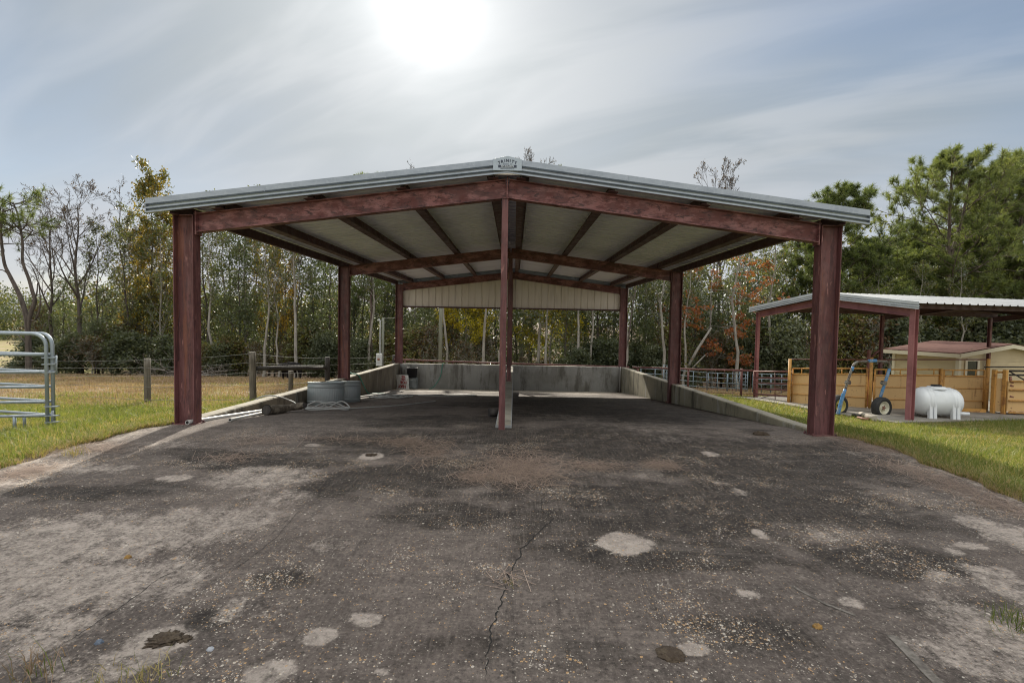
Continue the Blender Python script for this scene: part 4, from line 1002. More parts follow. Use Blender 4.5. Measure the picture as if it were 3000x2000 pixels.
corral(2210, 31, 2262, 30.5, 1.15, 4, 'pale blue corral panel seen through the left half of the gate')
corral(2264, 30.5, 2325, 30, 1.15, 4, 'pale blue corral panel seen through the right half of the gate')

# ------------------------------------------------------------------ tan cabin
HB = at(2809/K, 1036/K, 22.6); zgH = gz(HB.x, HB.y)-.1
def qh(u, v, z): return Vector((HB.x, HB.y, 0))+udir*u+vdir*v+Z_*z
ze = HB.z; WU, LV = 5.6, 2.9
cabin = thing('cabin', 'small tan clapboard cabin with red roof behind the yellow tub', 'cabin', qh(0, 0, zgH))
PZ = .38
mb = MB()
def clap(p0, p1, z0, z1fn, out):
    n_ = int((max(z1fn(0), z1fn(.5), z1fn(1))-z0)/.15)+1
    for k in range(n_):
        za_, zb_ = z0+k*.15, z0+(k+1)*.15-.004; fs = [f/24 for f in range(25) if z1fn(f/24) > za_+.02]
        if not fs: continue
        fa, fb = fs[0], fs[-1]; a, b = p0.lerp(p1, fa), p0.lerp(p1, fb)
        a.z = b.z = 0; mb.add([a+Z_*za_+out*.022, b+Z_*za_+out*.022, b+Z_*zb_+out*.002, a+Z_*zb_+out*.002, a+Z_*za_, b+Z_*za_], [(0, 1, 2, 3), (4, 5, 1, 0)])
clap(qh(0, LV, 0), qh(0, 0, 0), zgH, lambda f: ze, -udir)
clap(qh(0, 0, 0), qh(WU, 0, 0), zgH, lambda f: ze+PZ*(1-abs(f-.5)*2), -vdir)
mb.add([qh(.01, .01, zgH), qh(WU, .01, zgH), qh(WU, .01, ze), qh(WU/2, .01, ze+PZ), qh(.01, .01, ze), qh(.01, LV, zgH), qh(.01, LV, ze), qh(WU, LV, zgH), qh(WU, LV, ze), qh(WU/2, LV, ze+PZ)],
       [(0, 1, 2, 3, 4), (0, 4, 6, 5), (1, 7, 8, 2), (5, 6, 9, 8, 7)])
mb.build('wall', SIDING, cabin)
mb = MB()
for (u, v, du, dv) in ((0, 0, -.03, -.03), (0, LV, -.03, .0), (WU, 0, .0, -.03)):
    p = qh(u+du/2, v+dv/2, 0); mb.bar((p.x, p.y, zgH), (p.x, p.y, ze), udir, .14, vdir, .14)
mb.build('corner_board', TRIMC, cabin)
mb = MB()
for u0, u1 in ((-.35, WU/2), (WU+.35, WU/2)):
    z0 = ze-(.35)*PZ/(WU/2)*1.0; zz_ = [z0+.10, ze+PZ+.10]
    a, b, c_, d_ = qh(u0, -.3, zz_[0]), qh(u1, -.3, zz_[1]), qh(u1, LV+.3, zz_[1]), qh(u0, LV+.3, zz_[0])
    mb.add([a, b, c_, d_]+[q-Z_*.05 for q in (a, b, c_, d_)], [(0, 1, 2, 3), (7, 6, 5, 4), (0, 4, 5, 1), (2, 6, 7, 3), (3, 7, 4, 0)])
rf = mb.build('roof', ROOFR, cabin)
mb = MB(); z0 = ze-.35*PZ/(WU/2)+.045
mb.bar(qh(-.37, -.3, z0-.08), qh(-.37, LV+.3, z0-.08), Z_, .17, udir, .03)
for u0 in (-.35, WU+.35): mb.bar(qh(u0, -.32, z0-.07), qh(WU/2, -.32, ze+PZ-.03), Z_, .17, vdir, .03)
mb.build('fascia', TRIMC, cabin)
du0 = None
def upx(sx):  # u on the gable wall seen under photo column sx
    best = min(((abs((lambda p: 1500+F_PX*((p-CAM).dot(r2))/((p-CAM).dot(fw)))(qh(u/100, -.02, ze-.5))-sx), u/100) for u in range(0, 560)), key=lambda q: q[0]); return best[1]
ua, ub = upx(2832), upx(2862)
mb = MB(); mb.prism([qh(ua, -.03, zgH+.1), qh(ub, -.03, zgH+.1), qh(ub, -.03, ze-.32), qh(ua, -.03, ze-.32)], vdir*.02); dr = mb.build('doorway', WINDARK, cabin)
mb = MB()
for u in (ua-.06, ub+.06): mb.bar(qh(u, -.045, zgH+.05), qh(u, -.045, ze-.24), udir, .13, vdir, .03)
mb.bar(qh(ua, -.047, ze-.27), qh(ub, -.047, ze-.27), Z_, .11, vdir, .03); mb.build('frame', TRIMC, dr)

# ------------------------------------------------------------------ left field: posts, wires, panels, box
def wpost(px, pyt, Y, r, mat, lean=0.0):
    p = at(px, pyt, Y); g_ = Vector((p.x+lean, Y, gz(p.x+lean, Y)-.1)); mb = MB(); rg = random.Random(int(px))
    pts = [g_.lerp(p, i/6) for i in range(7)]; mb.tube(pts, [r*(1.04-.01*i+rg.uniform(-.03, .03)) for i in range(7)], 14); return mb, g_, p
wf = None
mb, gA, pA = wpost(338, 823, 15.1, .085, WOODP)
wf = thing('wire_fence', 'barbed wire fence on round wooden posts across the left pasture', 'fence', (gA.x, gA.y, gA.z+.1))
mb.build('post', WOODP, wf)
mb, gB, pB = wpost(579, 808, 14.0, .088, WOODP, .03); mb.build('post', WOODP, wf)
mb, gC, pC = wpost(752, 820, 17.4, .085, WOODD); mb.build('post', WOODD, wf)
mb, gD, pD = wpost(668, 851, 15.7, .07, WOODP); mb.build('post', WOODP, wf)
mb = MB(); a, b = at(588, 846, 14.1), at(748, 845, 17.3); mb.tube([a.lerp(b, i/5)+Z_*.008*(i % 2) for i in range(6)], .062, 12); mb.build('brace_rail', WOODD, wf)
mb, gE, pE = wpost(-60, 826, 17.5, .085, WOODP); mb.build('post', WOODP, wf)
mb, gF, pF = wpost(905, 815, 24.5, .075, WOODD); mb.build('post', WOODD, wf)
FR = (.97, .81, .63, .41, .15); chain = [(gE, pE), (gA, pA), (gB, pB), (gC, pC), (gF, pF)]
for f in FR:
    mb = MB()
    pts = []
    for (g0, p0), (g1, p1) in zip(chain, chain[1:]):
        a, b = g0.lerp(p0, f)-Y_*.09, g1.lerp(p1, f)-Y_*.09
        pts += [a.lerp(b, k/6)-Z_*.03*math.sin(math.pi*k/6) for k in range(6)]
    pts.append(b); mb.tube(pts, .005, 4); mb.build('wire', WIRE, wf)
# second strand of far fence to the left of the panels
def livestock(E, dirv, L, hts, label, legs):
    t = thing('corral_gate', label, 'gate', (E.x, E.y, gz(E.x, E.y)), 'galvanised corral panels at the left edge')
    z0 = gz(E.x, E.y); far = E+dirv*L; r = .027; rc = .22
    mb = MB(); top = hts[0]
    pts = [Vector((E.x, E.y, z0+.02)), Vector((E.x, E.y, z0+top-rc))]
    for k in range(1, 7):
        a_ = math.pi/2*k/6; q = E+dirv*(rc*(1-math.cos(a_))); pts.append(Vector((q.x, q.y, z0+top-rc+rc*math.sin(a_))))
    pts.append(Vector((far.x, far.y, z0+top))); mb.tube(pts, .03, 12); mb.build('outer_tube', STEEL, t)
    for h in hts[1:]:
        mb = MB(); a = E+dirv*.0; mb.tube([Vector((a.x, a.y, z0+h)), Vector((far.x, far.y, z0+h))], r, 10); mb.build('bar', STEEL, t)
    for d in legs:
        q = E+dirv*d; mb = MB(); mb.tube([(q.x, q.y, z0+hts[-1]), (q.x, q.y, gz(q.x, q.y)-.01)], .026, 10); mb.box(q.x-.06, q.x+.06, q.y-.05, q.y+.05, gz(q.x, q.y), gz(q.x, q.y)+.012); mb.build('leg', STEEL, t)
    q = E+dirv*1.42; mb = MB(); mb.tube([(q.x, q.y, z0+hts[-1]), (q.x, q.y, z0+top)], .026, 10); mb.build('upright', STEEL, t)
    return t, z0
HT = (1.76, 1.375, 1.055, .78, .504, .25)
E1 = at(109, 960, 9.27); E1.z = 0
g1, z0 = livestock(E1, Vector((-1, -.20, 0)).normalized(), 3.4, HT, 'galvanised corral panel, nearer of the folded pair at left edge', (.52, 2.4))
E2 = E1+Vector((.045, .075, 0))
g2, z1 = livestock(E2, Vector((-1, .20, 0)).normalized(), 3.4, HT, 'galvanised corral panel, farther of the folded pair at left edge', (.34+.35, 2.5))
mb = MB()
for h in (1.32, 1.20, 1.05): mb.bar((E1.x-.04, E1.y-.02, z0+h), (E2.x+.07, E2.y, z0+h), Z_, .022, Y_, .07)
mb.tube([(E2.x+.07, E2.y, z0+1.0), (E2.x+.07, E2.y, z0+1.36)], .014, 8); mb.build('hinge', STEEL, g1); mb = MB()
for h in (.42, .25, .13): mb.bar((E1.x, E1.y-.04, z0+h), (E1.x+.17, E1.y+.05, z0+h), Z_, .02, Y_, .05)
mb.tube([(E1.x+.07, E1.y+.02, z0+.12), (E1.x+.07, E1.y+.02, z0+.34)], .018, 8)
mb.build('hinge', STEEL, g1)

# power box and pole
BY = 24.9
p = at(1119/K, 1073/K, BY); pt = at(1119/K, 930/K, BY)
t = thing('power_pole', 'slim grey post with electrical box and conduit behind the left wall', 'power box', (p.x, BY+.14, gz(p.x, BY)))
mb = MB(); mb.tube([(p.x, BY+.14, gz(p.x, BY)-.1), (p.x, BY+.14, pt.z)], .062, 12); mb.build('pole', POLE, t)
b0, b1 = at(1102.5/K, 1071/K, BY), at(1120/K, 1035.5/K, BY); mb = MB(); mb.box(b0.x, b1.x, BY-.08, BY+.07, b0.z, b1.z); bx = mb.build('meter_box', BOXG, t, .01)
mb = MB(); q = at(1109/K, 1052/K, BY-.09); mb.lathe((q.x, BY-.08, q.z), [(.06, 0), (.06, -.03), (.03, -.05), (0, -.05)], 18, Y_); mb.build('dial', RUSTP, bx)
mb = MB(); q0 = at(1113.5/K, 1036/K, BY); q1 = at(1113.5/K, 942/K, BY); mb.tube(spline([q0, q0.lerp(q1, .5), q1, q1+Vector((-.06, 0, .1)), q1+Vector((-.13, -.02, .05))], 5), .026, 10); mb.build('conduit', BOXG, t)
mb = MB(); e = at(1222/K, 900/K, 30); mb.tube(spline([(p.x, BY+.1, pt.z-.05), Vector((p.x, BY+.1, pt.z)).lerp(e, .5)-Z_*.25, e, at(1300/K, 845/K, 36)], 8), .007, 5); mb.tube([(p.x, BY+.1, pt.z-.1), q1], .01, 4); mb.build('cable', HOSE, t)
p = at(1290/K, 1040/K, 30.5); mb = MB(); mb.tube([(p.x, p.y, gz(p.x, p.y)-.1), (p.x, p.y, 2), (p.x, p.y, 5.6)], [.12, .11, .095], 14)
tag(mb.build('utility_pole', POLE), 'grey green wooden utility pole behind the back wall', 'pole')

# black cow in the far field
def cow():
    cpx = at(670, 858, 35.0); zg = gz(cpx.x, 35.0); cpx.z = zg
    f = Vector((-.36, -.93, 0)).normalized(); s = Vector((-f.y, f.x, 0))
    def L(a, b, z): return f*a+s*b+Z_*z
    V = [L(-.62, 0, .98), L(-.30, 0, .96), L(.15, 0, .93), L(.55, 0, .95), L(.86, 0, 1.02), L(1.10, 0, .98), L(1.32, 0, .84), L(1.50, 0, .70)]
    Rr = [(.27, .30), (.33, .36), (.36, .40), (.33, .38), (.22, .28), (.16, .19), (.13, .15), (.08, .09)]
    Ed = [(i, i+1) for i in range(7)]
    def limb(root, pts, rr):
        pr = root
        for q, r_ in zip(pts, rr): V.append(q); Rr.append((r_, r_)); Ed.append((pr, len(V)-1)); pr = len(V)-1
    for b in (-.20, .20):
        limb(3, [L(.58, b, .62), L(.60, b*1.05, .36), L(.59, b*1.05, .08), L(.62, b*1.05, .02)], [.13, .07, .055, .065])
        limb(0, [L(-.55, b, .72), L(-.50, b*1.1, .52), L(-.66, b*1.1, .40), L(-.63, b*1.1, .08), L(-.60, b*1.1, .02)], [.19, .12, .075, .055, .065])
        limb(5, [L(1.12, b*.9, 1.10), L(1.10, b*1.5, 1.08)], [.05, .03])
    limb(0, [L(-.88, 0, 1.02), L(-.95, 0, .75), L(-.93, 0, .40)], [.05, .03, .035])
    me = bpy.data.meshes.new('cow'); me.from_pydata([tuple(v) for v in V], Ed, []); me.materials.append(COAT)
    o = bpy.data.objects.new('cow', me); COL.objects.link(o); o.location = cpx
    md = o.modifiers.new('skin', 'SKIN'); md.use_smooth_shade = True
    for i, sv in enumerate(me.skin_vertices[0].data): sv.radius = Rr[i]; sv.use_root = (i == 0)
    o.modifiers.new('sub', 'SUBSURF').render_levels = 2
    tag(o, 'black cow standing at the wood edge behind the fence rail', 'cow')
    mb = MB(); q = cpx+L(1.14, .36, 1.02); mb.box(q.x-.05, q.x+.05, q.y-.015, q.y+.015, q.z-.08, q.z+.02); mb.build('ear_tag', GREEN, o)
    o.scale = (.95, .95, .95)
cow()

# ------------------------------------------------------------------ foliage materials
def leafmat(name, cols, trans=.35, gloss=.45, rough=.38):
    mt, nd, b = newmat(name)
    geo = nd.new('ShaderNodeNewGeometry'); ri = geo.outputs['Random Per Island']
    oi = nd.new('ShaderNodeObjectInfo').outputs['Random']
    cr = nd.new('ShaderNodeValToRGB'); els = cr.color_ramp.elements
    while len(els) < len(cols): els.new(.5)
    for i, (p, c) in enumerate(cols): els[i].position = p; els[i].color = (*c, 1)
    big = nd.noise(geo.outputs['Position'], .45, 3, .6)
    f = nd.math('ADD', nd.math('MULTIPLY', ri, .55), nd.math('ADD', nd.math('MULTIPLY', nd.math('SUBTRACT', big, .35), .9), nd.math('MULTIPLY', nd.math('SUBTRACT', oi, .5), .3)))
    nd.l.new(f, cr.inputs[0]); c = cr.outputs[0]
    nd.put(b.inputs['Base Color'], c); b.inputs['Roughness'].default_value = rough; b.inputs['Specular IOR Level'].default_value = gloss
    tr = nd.new('ShaderNodeBsdfTranslucent'); nd.put(tr.inputs[0], nd.mix(1, c, (1.5, 1.45, .7), 'MULTIPLY'))
    mxs = nd.new('ShaderNodeMixShader'); mxs.inputs[0].default_value = trans
    nd.l.new(b.outputs[0], mxs.inputs[1]); nd.l.new(tr.outputs[0], mxs.inputs[2]); nd.l.new(mxs.outputs[0], nd.n['Material Output'].inputs[0])
    return mt
LV_EV = leafmat('evergreen_leaf', [(.1, (.055, .074, .038)), (.5, (.095, .122, .056)), (.9, (.15, .17, .085))], .36, .6, .45)
LV_OL = leafmat('olive_leaf', [(.1, (.08, .09, .036)), (.5, (.14, .145, .05)), (.8, (.18, .155, .04)), (1, (.24, .15, .04))], .4, .5, .35)
LV_YE = leafmat('yellow_leaf', [(.05, (.12, .11, .025)), (.35, (.25, .185, .035)), (.7, (.40, .265, .04)), (1, (.32, .16, .035))], .45, .4)
LV_YG = leafmat('yellow_green_leaf', [(.1, (.20, .20, .025)), (.5, (.42, .36, .04)), (.9, (.58, .46, .05))], .55, .4)
LV_RD = leafmat('orange_red_leaf', [(.1, (.17, .055, .03)), (.5, (.31, .105, .045)), (.9, (.35, .17, .06))], .45, .35)
LV_BR = leafmat('brown_leaf', [(.1, (.055, .036, .022)), (.5, (.11, .07, .036)), (.9, (.17, .11, .05))], .3, .3, .6)
LV_SH = leafmat('shrub_leaf', [(.1, (.055, .07, .042)), (.5, (.095, .113, .065)), (.9, (.15, .16, .095))], .36, .55, .48)
LV_PN = leafmat('pine_needle', [(.1, (.075, .105, .045)), (.5, (.145, .18, .07)), (.9, (.23, .25, .11))], .46, .4, .45)
BK_G = simple('grey_bark', (.27, .25, .225), .9, 0, [(3, (3, 3, .5), .4, .65, (.15, .135, .12), .8), (8, (2, 2, .6), .52, .7, (.38, .36, .33), .7)], (18, .6, .03))
BK_D = simple('dark_bark', (.095, .078, .068), .9, 0, [(3, (3, 3, .5), .4, .65, (.035, .028, .025), .8), (8, (2, 2, .6), .55, .7, (.12, .10, .088), .6)], (18, .6, .03))
BK_P = simple('pine_bark', (.12, .09, .075), .9, 0, [(4, (3, 3, .6), .42, .62, (.045, .034, .03), .8), (8, (2, 2, .6), .55, .7, (.15, .115, .095), .6)], (16, .7, .03))

# ------------------------------------------------------------------ tree generator
def norm(v): return v/np.linalg.norm(v)
def perp(d, a):
    q = np.array([0, 0, 1.]) if abs(d[2]) < .9 else np.array([1., 0, 0]); u = norm(np.cross(d, q)); v = np.cross(d, u)
    return u*math.cos(a)+v*math.sin(a)
def grow(rg, p, d, L, r, dep, Pm, polys, tips, n=5):
    pts = [p]; rr = [r]; tend = Pm['up'][dep]
    for i in range(n):
        d = norm(d+rg.normal(0, Pm['wob'][dep], 3)+np.array([0, 0, tend])); p = p+d*L/n; pts.append(p); rr.append(max(r*(1-.75*(i+1)/n), Pm['rmin']))
    polys.append((pts, rr))
    if dep < Pm['levels']:
        k = Pm['kids'][dep]
        for j in range(k):
            t = Pm['start'][dep]+(1-Pm['start'][dep])*(j+rg.rand())/k; x = t*n; i = min(int(x), n-1); f = x-i
            q = pts[i]*(1-f)+pts[i+1]*f; dd = norm(pts[i+1]-pts[i]); an = R(Pm['ang'][dep]*(.7+.6*rg.rand()))
            nd_ = dd*math.cos(an)+perp(dd, rg.rand()*6.28)*math.sin(an)
            grow(rg, q, nd_, L*Pm['ratio'][dep]*(1.15-.55*t)*(.75+.5*rg.rand()), (rr[i]*(1-f)+rr[i+1]*f)*.62, dep+1, Pm, polys, tips, 4)
    else: tips += pts[1:]
    return
def poly_mesh(name, polys, mat, sides=(9, 5, 4, 3), r_hi=(.1, .04, .02)):
    V, F = [], []
    for pts, rr in polys:
        n = 9 if rr[0] > .09 else 5 if rr[0] > .04 else 3
        prev = None; o = len(V); m_ = len(pts)
        for i in range(m_):
            t = norm(pts[min(i+1, m_-1)]-pts[max(i-1, 0)])
            u = perp(t, 0) if prev is None else norm(prev-t*np.dot(prev, t)); prev = u; w_ = np.cross(t, u)
            for k in range(n): a = 6.2832*k/n; V.append(pts[i]+(u*math.cos(a)+w_*math.sin(a))*rr[i])
        F += [(o+i*n+k, o+i*n+(k+1) % n, o+(i+1)*n+(k+1) % n, o+(i+1)*n+k) for i in range(m_-1) for k in range(n)]
    return mesh_np(name, np.array(V), np.array(F), [mat], smooth=True)
def leaf_soup(rg, C, size, jit=.35, droop=0.0):
    """one bent leaf (two quads sharing a midrib would be heavy): a rhombus per centre"""
    n = len(C); d = rg.normal(0, 1, (n, 3)); d[:, 2] -= droop; d /= np.linalg.norm(d, axis=1)[:, None]
    e = np.cross(d, rg.normal(0, 1, (n, 3))); e /= np.linalg.norm(e, axis=1)[:, None]
    s = (size*(1-jit+2*jit*rg.rand(n)))[:, None]
    V = np.stack([C-d*s*.55, C+e*s*.30, C+d*s*.55, C-e*s*.30], 1).reshape(-1, 3)
    return V, np.arange(4*n).reshape(n, 4)
def crown_mesh(name, rg, tips, per, sig, size, mats, flat=1.0, keep=1.0, mixf=None):
    T = np.array(tips)
    if keep < 1: T = T[rg.rand(len(T)) < keep]
    C = np.repeat(T, per, 0)+rg.normal(0, 1, (len(T)*per, 3))*np.array([sig, sig, sig*flat])
    V, F = leaf_soup(rg, C, size); mi = None
    if len(mats) > 1: mi = np.repeat((rg.rand(len(T)) < mixf).astype(int), per)
    return mesh_np(name, V, F, mats, mi)
def needle_soup(rg, T, Dn, per, ln, wid):
    n = len(T); C = np.repeat(T, per, 0); ax = np.repeat(Dn, per, 0)
    d = rg.normal(0, 1, (n*per, 3)); d /= np.linalg.norm(d, axis=1)[:, None]; d = d+ax*.75; d /= np.linalg.norm(d, axis=1)[:, None]
    C = C+ax*rg.uniform(-.22, .10, (n*per, 1))*ln*1.5
    e = np.cross(d, rg.normal(0, 1, (n*per, 3))); e /= np.linalg.norm(e, axis=1)[:, None]
    l = (ln*(.7+.5*rg.rand(n*per)))[:, None]
    V = np.stack([C-e*wid*.5, C+e*wid*.5, C+d*l+e*wid*.12, C+d*l-e*wid*.12], 1).reshape(-1, 3)
    return V, np.arange(4*n*per).reshape(-1, 4)
PROTO = {}
def proto(kind, H, trunk_me, crown_me): PROTO.setdefault(kind, []).append((H, trunk_me, crown_me))
def trunk_poly(rg, H, r, wobble=.02, lean=(0, 0), n=14, top=.12):
    pts = []; x = np.zeros(2)
    for i in range(n+1):
        f = i/n; pts.append(np.array([x[0]+lean[0]*f*H, x[1]+lean[1]*f*H, H*f])); x = x+rg.normal(0, wobble, 2)*H/n*3
    rr = [max(.02, r*(1.25 if i == 0 else 1)*(1-(1-top)*(i/n)**.9)) for i in range(n+1)]
    return pts, rr
def build_tree(kind, seed, H, r, first, nb, blen, ang, Pm, mats, per, sig, size, bark, wobble=.02, lean=(0, 0), prof=None, keep=1.0, flat=1.0, mixf=None, droop=0):
    rg = np.random.RandomState(seed); polys, tips = [], []
    tp_, tr_ = trunk_poly(rg, H, r, wobble, lean); polys.append((tp_, tr_)); n = len(tp_)-1
    for j in range(nb):
        f = first+(1-first)*(j+rg.rand())/nb; x = min(f, .995)*n; i = int(x); q = tp_[i]*(1-(x-i))+tp_[i+1]*(x-i)
        a = j*2.4+rg.rand()*1.2; an = R(ang*(.75+.5*rg.rand())); d = np.array([math.cos(a)*math.sin(an), math.sin(a)*math.sin(an), math.cos(an)])
        g_ = (f-first)/(1-first); L = blen*H*(prof(g_) if prof else (1-.65*g_))*(.7+.6*rg.rand())
        grow(rg, q, d, L, max(Pm['rmin'], tr_[i]*(.62 if kind == 'bare' else .42)), 0, Pm, polys, tips)
    tips += [tp_[-1], tp_[-2]]
    tm = poly_mesh('trunk', polys, bark)
    cm = crown_mesh('crown', rg, tips, per, sig, size, mats, flat, keep, mixf) if per else None
    proto(kind, max(p[2] for p in tips), tm, cm)
PE = dict(levels=1, kids=[5, 0], start=[.25, 0], ang=[50, 0], ratio=[.5, 0], up=[.04, .0], wob=[.14, .2], rmin=.012)
PS = dict(levels=2, kids=[5, 3, 0], start=[.3, .3, 0], ang=[42, 40, 0], ratio=[.5, .5, 0], up=[.10, .06, .03], wob=[.12, .18, .2], rmin=.013)
PB = dict(levels=3, kids=[6, 4, 4, 0], start=[.28, .3, .3, 0], ang=[35, 36, 38, 0], ratio=[.58, .52, .5, 0], up=[.10, .09, .06, .05], wob=[.10, .15, .2, .24], rmin=.016)
dome = lambda g: .45+1.0*math.sin(math.pi*min(1, .18+.8*g))
col_ = lambda g: .75+.35*math.sin(math.pi*g)-.35*g
for s_ in range(3): build_tree('evergreen', 100+s_, 14, .17, .12, 34, .20, 62, PE, [LV_EV], 6, .42, .23, BK_D, prof=col_, keep=.8)
for s_ in range(2): build_tree('evergreen_tall', 140+s_, 17, .20, .30, 34, .17, 55, PE, [LV_EV, LV_OL], 6, .40, .23, BK_G, prof=col_, mixf=.25, keep=.75)
for s_ in range(4): build_tree('sparse', 200+s_, 17, .14, .22, 26, .17, 45, PS, [LV_OL, LV_EV], 3, .22, .20, BK_D if s_ % 2 else BK_G, keep=.55, mixf=.45, prof=col_)
for s_ in range(2): build_tree('bare', 300+s_, 17, .27, .36, 11, .36, 38, PB, [LV_BR], 1, .10, .15, BK_D, keep=.16, prof=lambda g: 1.05-.6*g)
build_tree('thin_bare', 340, 17, .11, .50, 12, .16, 34, PS, [LV_BR], 1, .1, .14, BK_D, keep=.2, wobble=.03)
build_tree('pale', 350, 17, .18, .45, 14, .13, 45, PS, [LV_OL, LV_EV], 3, .22, .20, BK_G, keep=.5, mixf=.5, prof=col_, wobble=.03)
build_tree('pale', 351, 17, .15, .42, 15, .13, 48, PS, [LV_EV, LV_OL], 3, .22, .20, BK_G, keep=.5, mixf=.4, prof=col_, wobble=.035)
build_tree('yellow', 360, 17, .14, .18, 40, .16, 52, PS, [LV_YE, LV_OL], 5, .22, .22, BK_D, keep=.65, mixf=.5, prof=col_)
build_tree('yellow', 361, 17, .14, .18, 36, .15, 52, PS, [LV_YE, LV_BR], 4, .22, .22, BK_D, keep=.7, mixf=.3, prof=col_)
build_tree('yellow_maple', 380, 11, .16, .42, 20, .24, 62, PS, [LV_YG, LV_OL], 9, .25, .26, BK_G, prof=dome, keep=.8, mixf=.1)
PM_ = dict(levels=2, kids=[7, 3, 0], start=[.3, .25, 0], ang=[40, 40, 0], ratio=[.45, .5, 0], up=[-.01, .0, .0], wob=[.08, .12, .15], rmin=.013)
build_tree('red_maple', 400, 13, .15, .12, 17, .38, 80, PM_, [LV_RD, LV_OL], 7, .22, .22, BK_G, prof=lambda g: .55+.75*g if g < .75 else 1.4-.7*g, keep=.65, flat=.4, mixf=.15)
for s_ in range(3): build_tree('shrub', 500+s_, 4.2, .05, .03, 26, .48, 55, PE, [LV_SH], 16, .30, .20, BK_D, prof=lambda g: 1-.5*g)
for s_ in range(2): build_tree('olive_shrub', 520+s_, 4.2, .05, .03, 24, .46, 52, PE, [LV_OL, LV_BR], 10, .30, .19, BK_D, prof=lambda g: 1-.5*g, keep=.75, mixf=.35)
build_tree('twiggy_shrub', 540, 4.0, .05, .05, 26, .5, 42, PS, [LV_BR, LV_SH], 2, .18, .15, BK_G, prof=lambda g: 1-.5*g, keep=.6, mixf=.4)
def build_pine(seed, H, r, first, nb, blen, forked=True, wob=.015):
    rg = np.random.RandomState(seed); polys, tips = [], []
    Pp = dict(levels=2, kids=[7, 3, 0], start=[.35, .4, 0], ang=[45, 40, 0], ratio=[.42, .5, 0], up=[.07, .12, .16], wob=[.10, .14, .12], rmin=.018)
    stems = [trunk_poly(rg, H, r, wob, top=.2)]
    if forked:
        tp_, tr_ = stems[0]; k = int(len(tp_)*.58); b = tp_[k]; pts = [b]; rr = [tr_[k]*.8]
        for i in range(6): b = b+np.array([.28 if i < 3 else .12, -.05, 1.0])*H*.062; pts.append(b); rr.append(tr_[k]*.8*(1-.12*i))
        stems.append((pts, rr))
    raw = []
    for si, (tp_, tr_) in enumerate(stems):
        polys.append((tp_, tr_)); n = len(tp_)-1
        for j in range(nb if si == 0 else nb//3):
            lo = first if si == 0 else .15; f = lo+(1-lo)*(j+rg.rand())/(nb if si == 0 else nb//3); x = min(f, .99)*n; i = int(x); q = tp_[i]*(1-(x-i))+tp_[i+1]*(x-i)
            a = j*2.4+rg.rand(); g_ = (f-lo)/(1-lo); an = R((84-38*g_)*(.9+.2*rg.rand()))
            d = np.array([math.cos(a)*math.sin(an), math.sin(a)*math.sin(an), math.cos(an)]); L = blen*H*(.75+.4*math.sin(math.pi*g_)-.55*g_)*(.7+.6*rg.rand())*(1 if si == 0 else .7)
            t0 = len(polys); grow(rg, q, d, L, max(.03, tr_[i]*.38), 0, Pp, polys, tips)
            for pts, rr in polys[t0:]:
                if rr[0] < .06:
                    raw.append((pts[-1], norm(pts[-1]-pts[-2])))
                    if rg.rand() < .75: raw.append((pts[-2], norm(pts[-2]-pts[-3])))
                    if rg.rand() < .45: raw.append((pts[-3], norm(pts[-3]-pts[-4])))
        raw.append((tp_[-1], np.array([0, 0, 1.])))
    T = np.array([a for a, b in raw]); Dn = np.array([b for a, b in raw])
    V, F = needle_soup(rg, T, Dn, 20, .40, .034)
    proto('pine', max(T[:, 2]), poly_mesh('trunk', polys, BK_P), mesh_np('crown', V, F, [LV_PN]))
build_pine(601, 19, .30, .34, 36, .30)
build_pine(602, 18, .24, .40, 34, .24)
build_pine(603, 18, .22, .36, 30, .23, False)

# ------------------------------------------------------------------ placing the trees
TREES = []      # (kind text, px, object)
USED = set()
def place(kind, px, pyt, Y, label_kind, name='tree', cat='tree', var=None, rot=None, sx=1.0, grp='trees along the wood edge'):
    var = len(TREES) % len(PROTO[kind]) if var is None else var
    H, tm, cm = PROTO[kind][var]; p = at(px, 740, Y); z = gz(p.x, Y)-.1; top = at(px, pyt, Y).z; s = (top-z)/H
    root = bpy.data.objects.new(name, None); COL.objects.link(root); root.empty_display_size = .5
    root.location = (p.x, Y, z); root.scale = (s*sx, s*sx, s); root.rotation_euler = (0, 0, random.uniform(0, 6.28) if rot is None else rot)
    for nm, me in (('trunk', tm), ('crown', cm)):
        if me is None: continue
        c = bpy.data.objects.new(nm, me); COL.objects.link(c); c.parent = root
    root['category'] = cat; root['group'] = grp; TREES.append((label_kind, px, root)); return root
EVL = 'dark leafy evergreen tree'; SPL = 'slim tree with sparse olive leaves'; YEL_ = 'tree with yellow autumn leaves'; BAL = 'tall bare branched tree'
TBL = 'slender nearly leafless tree'; PIL = 'long needled pine tree'; SHL = 'low dark green shrub'; OSL = 'olive and brown shrub'; TWL = 'twiggy brown shrub'
GTL = 'tall leafy tree with pale trunk'
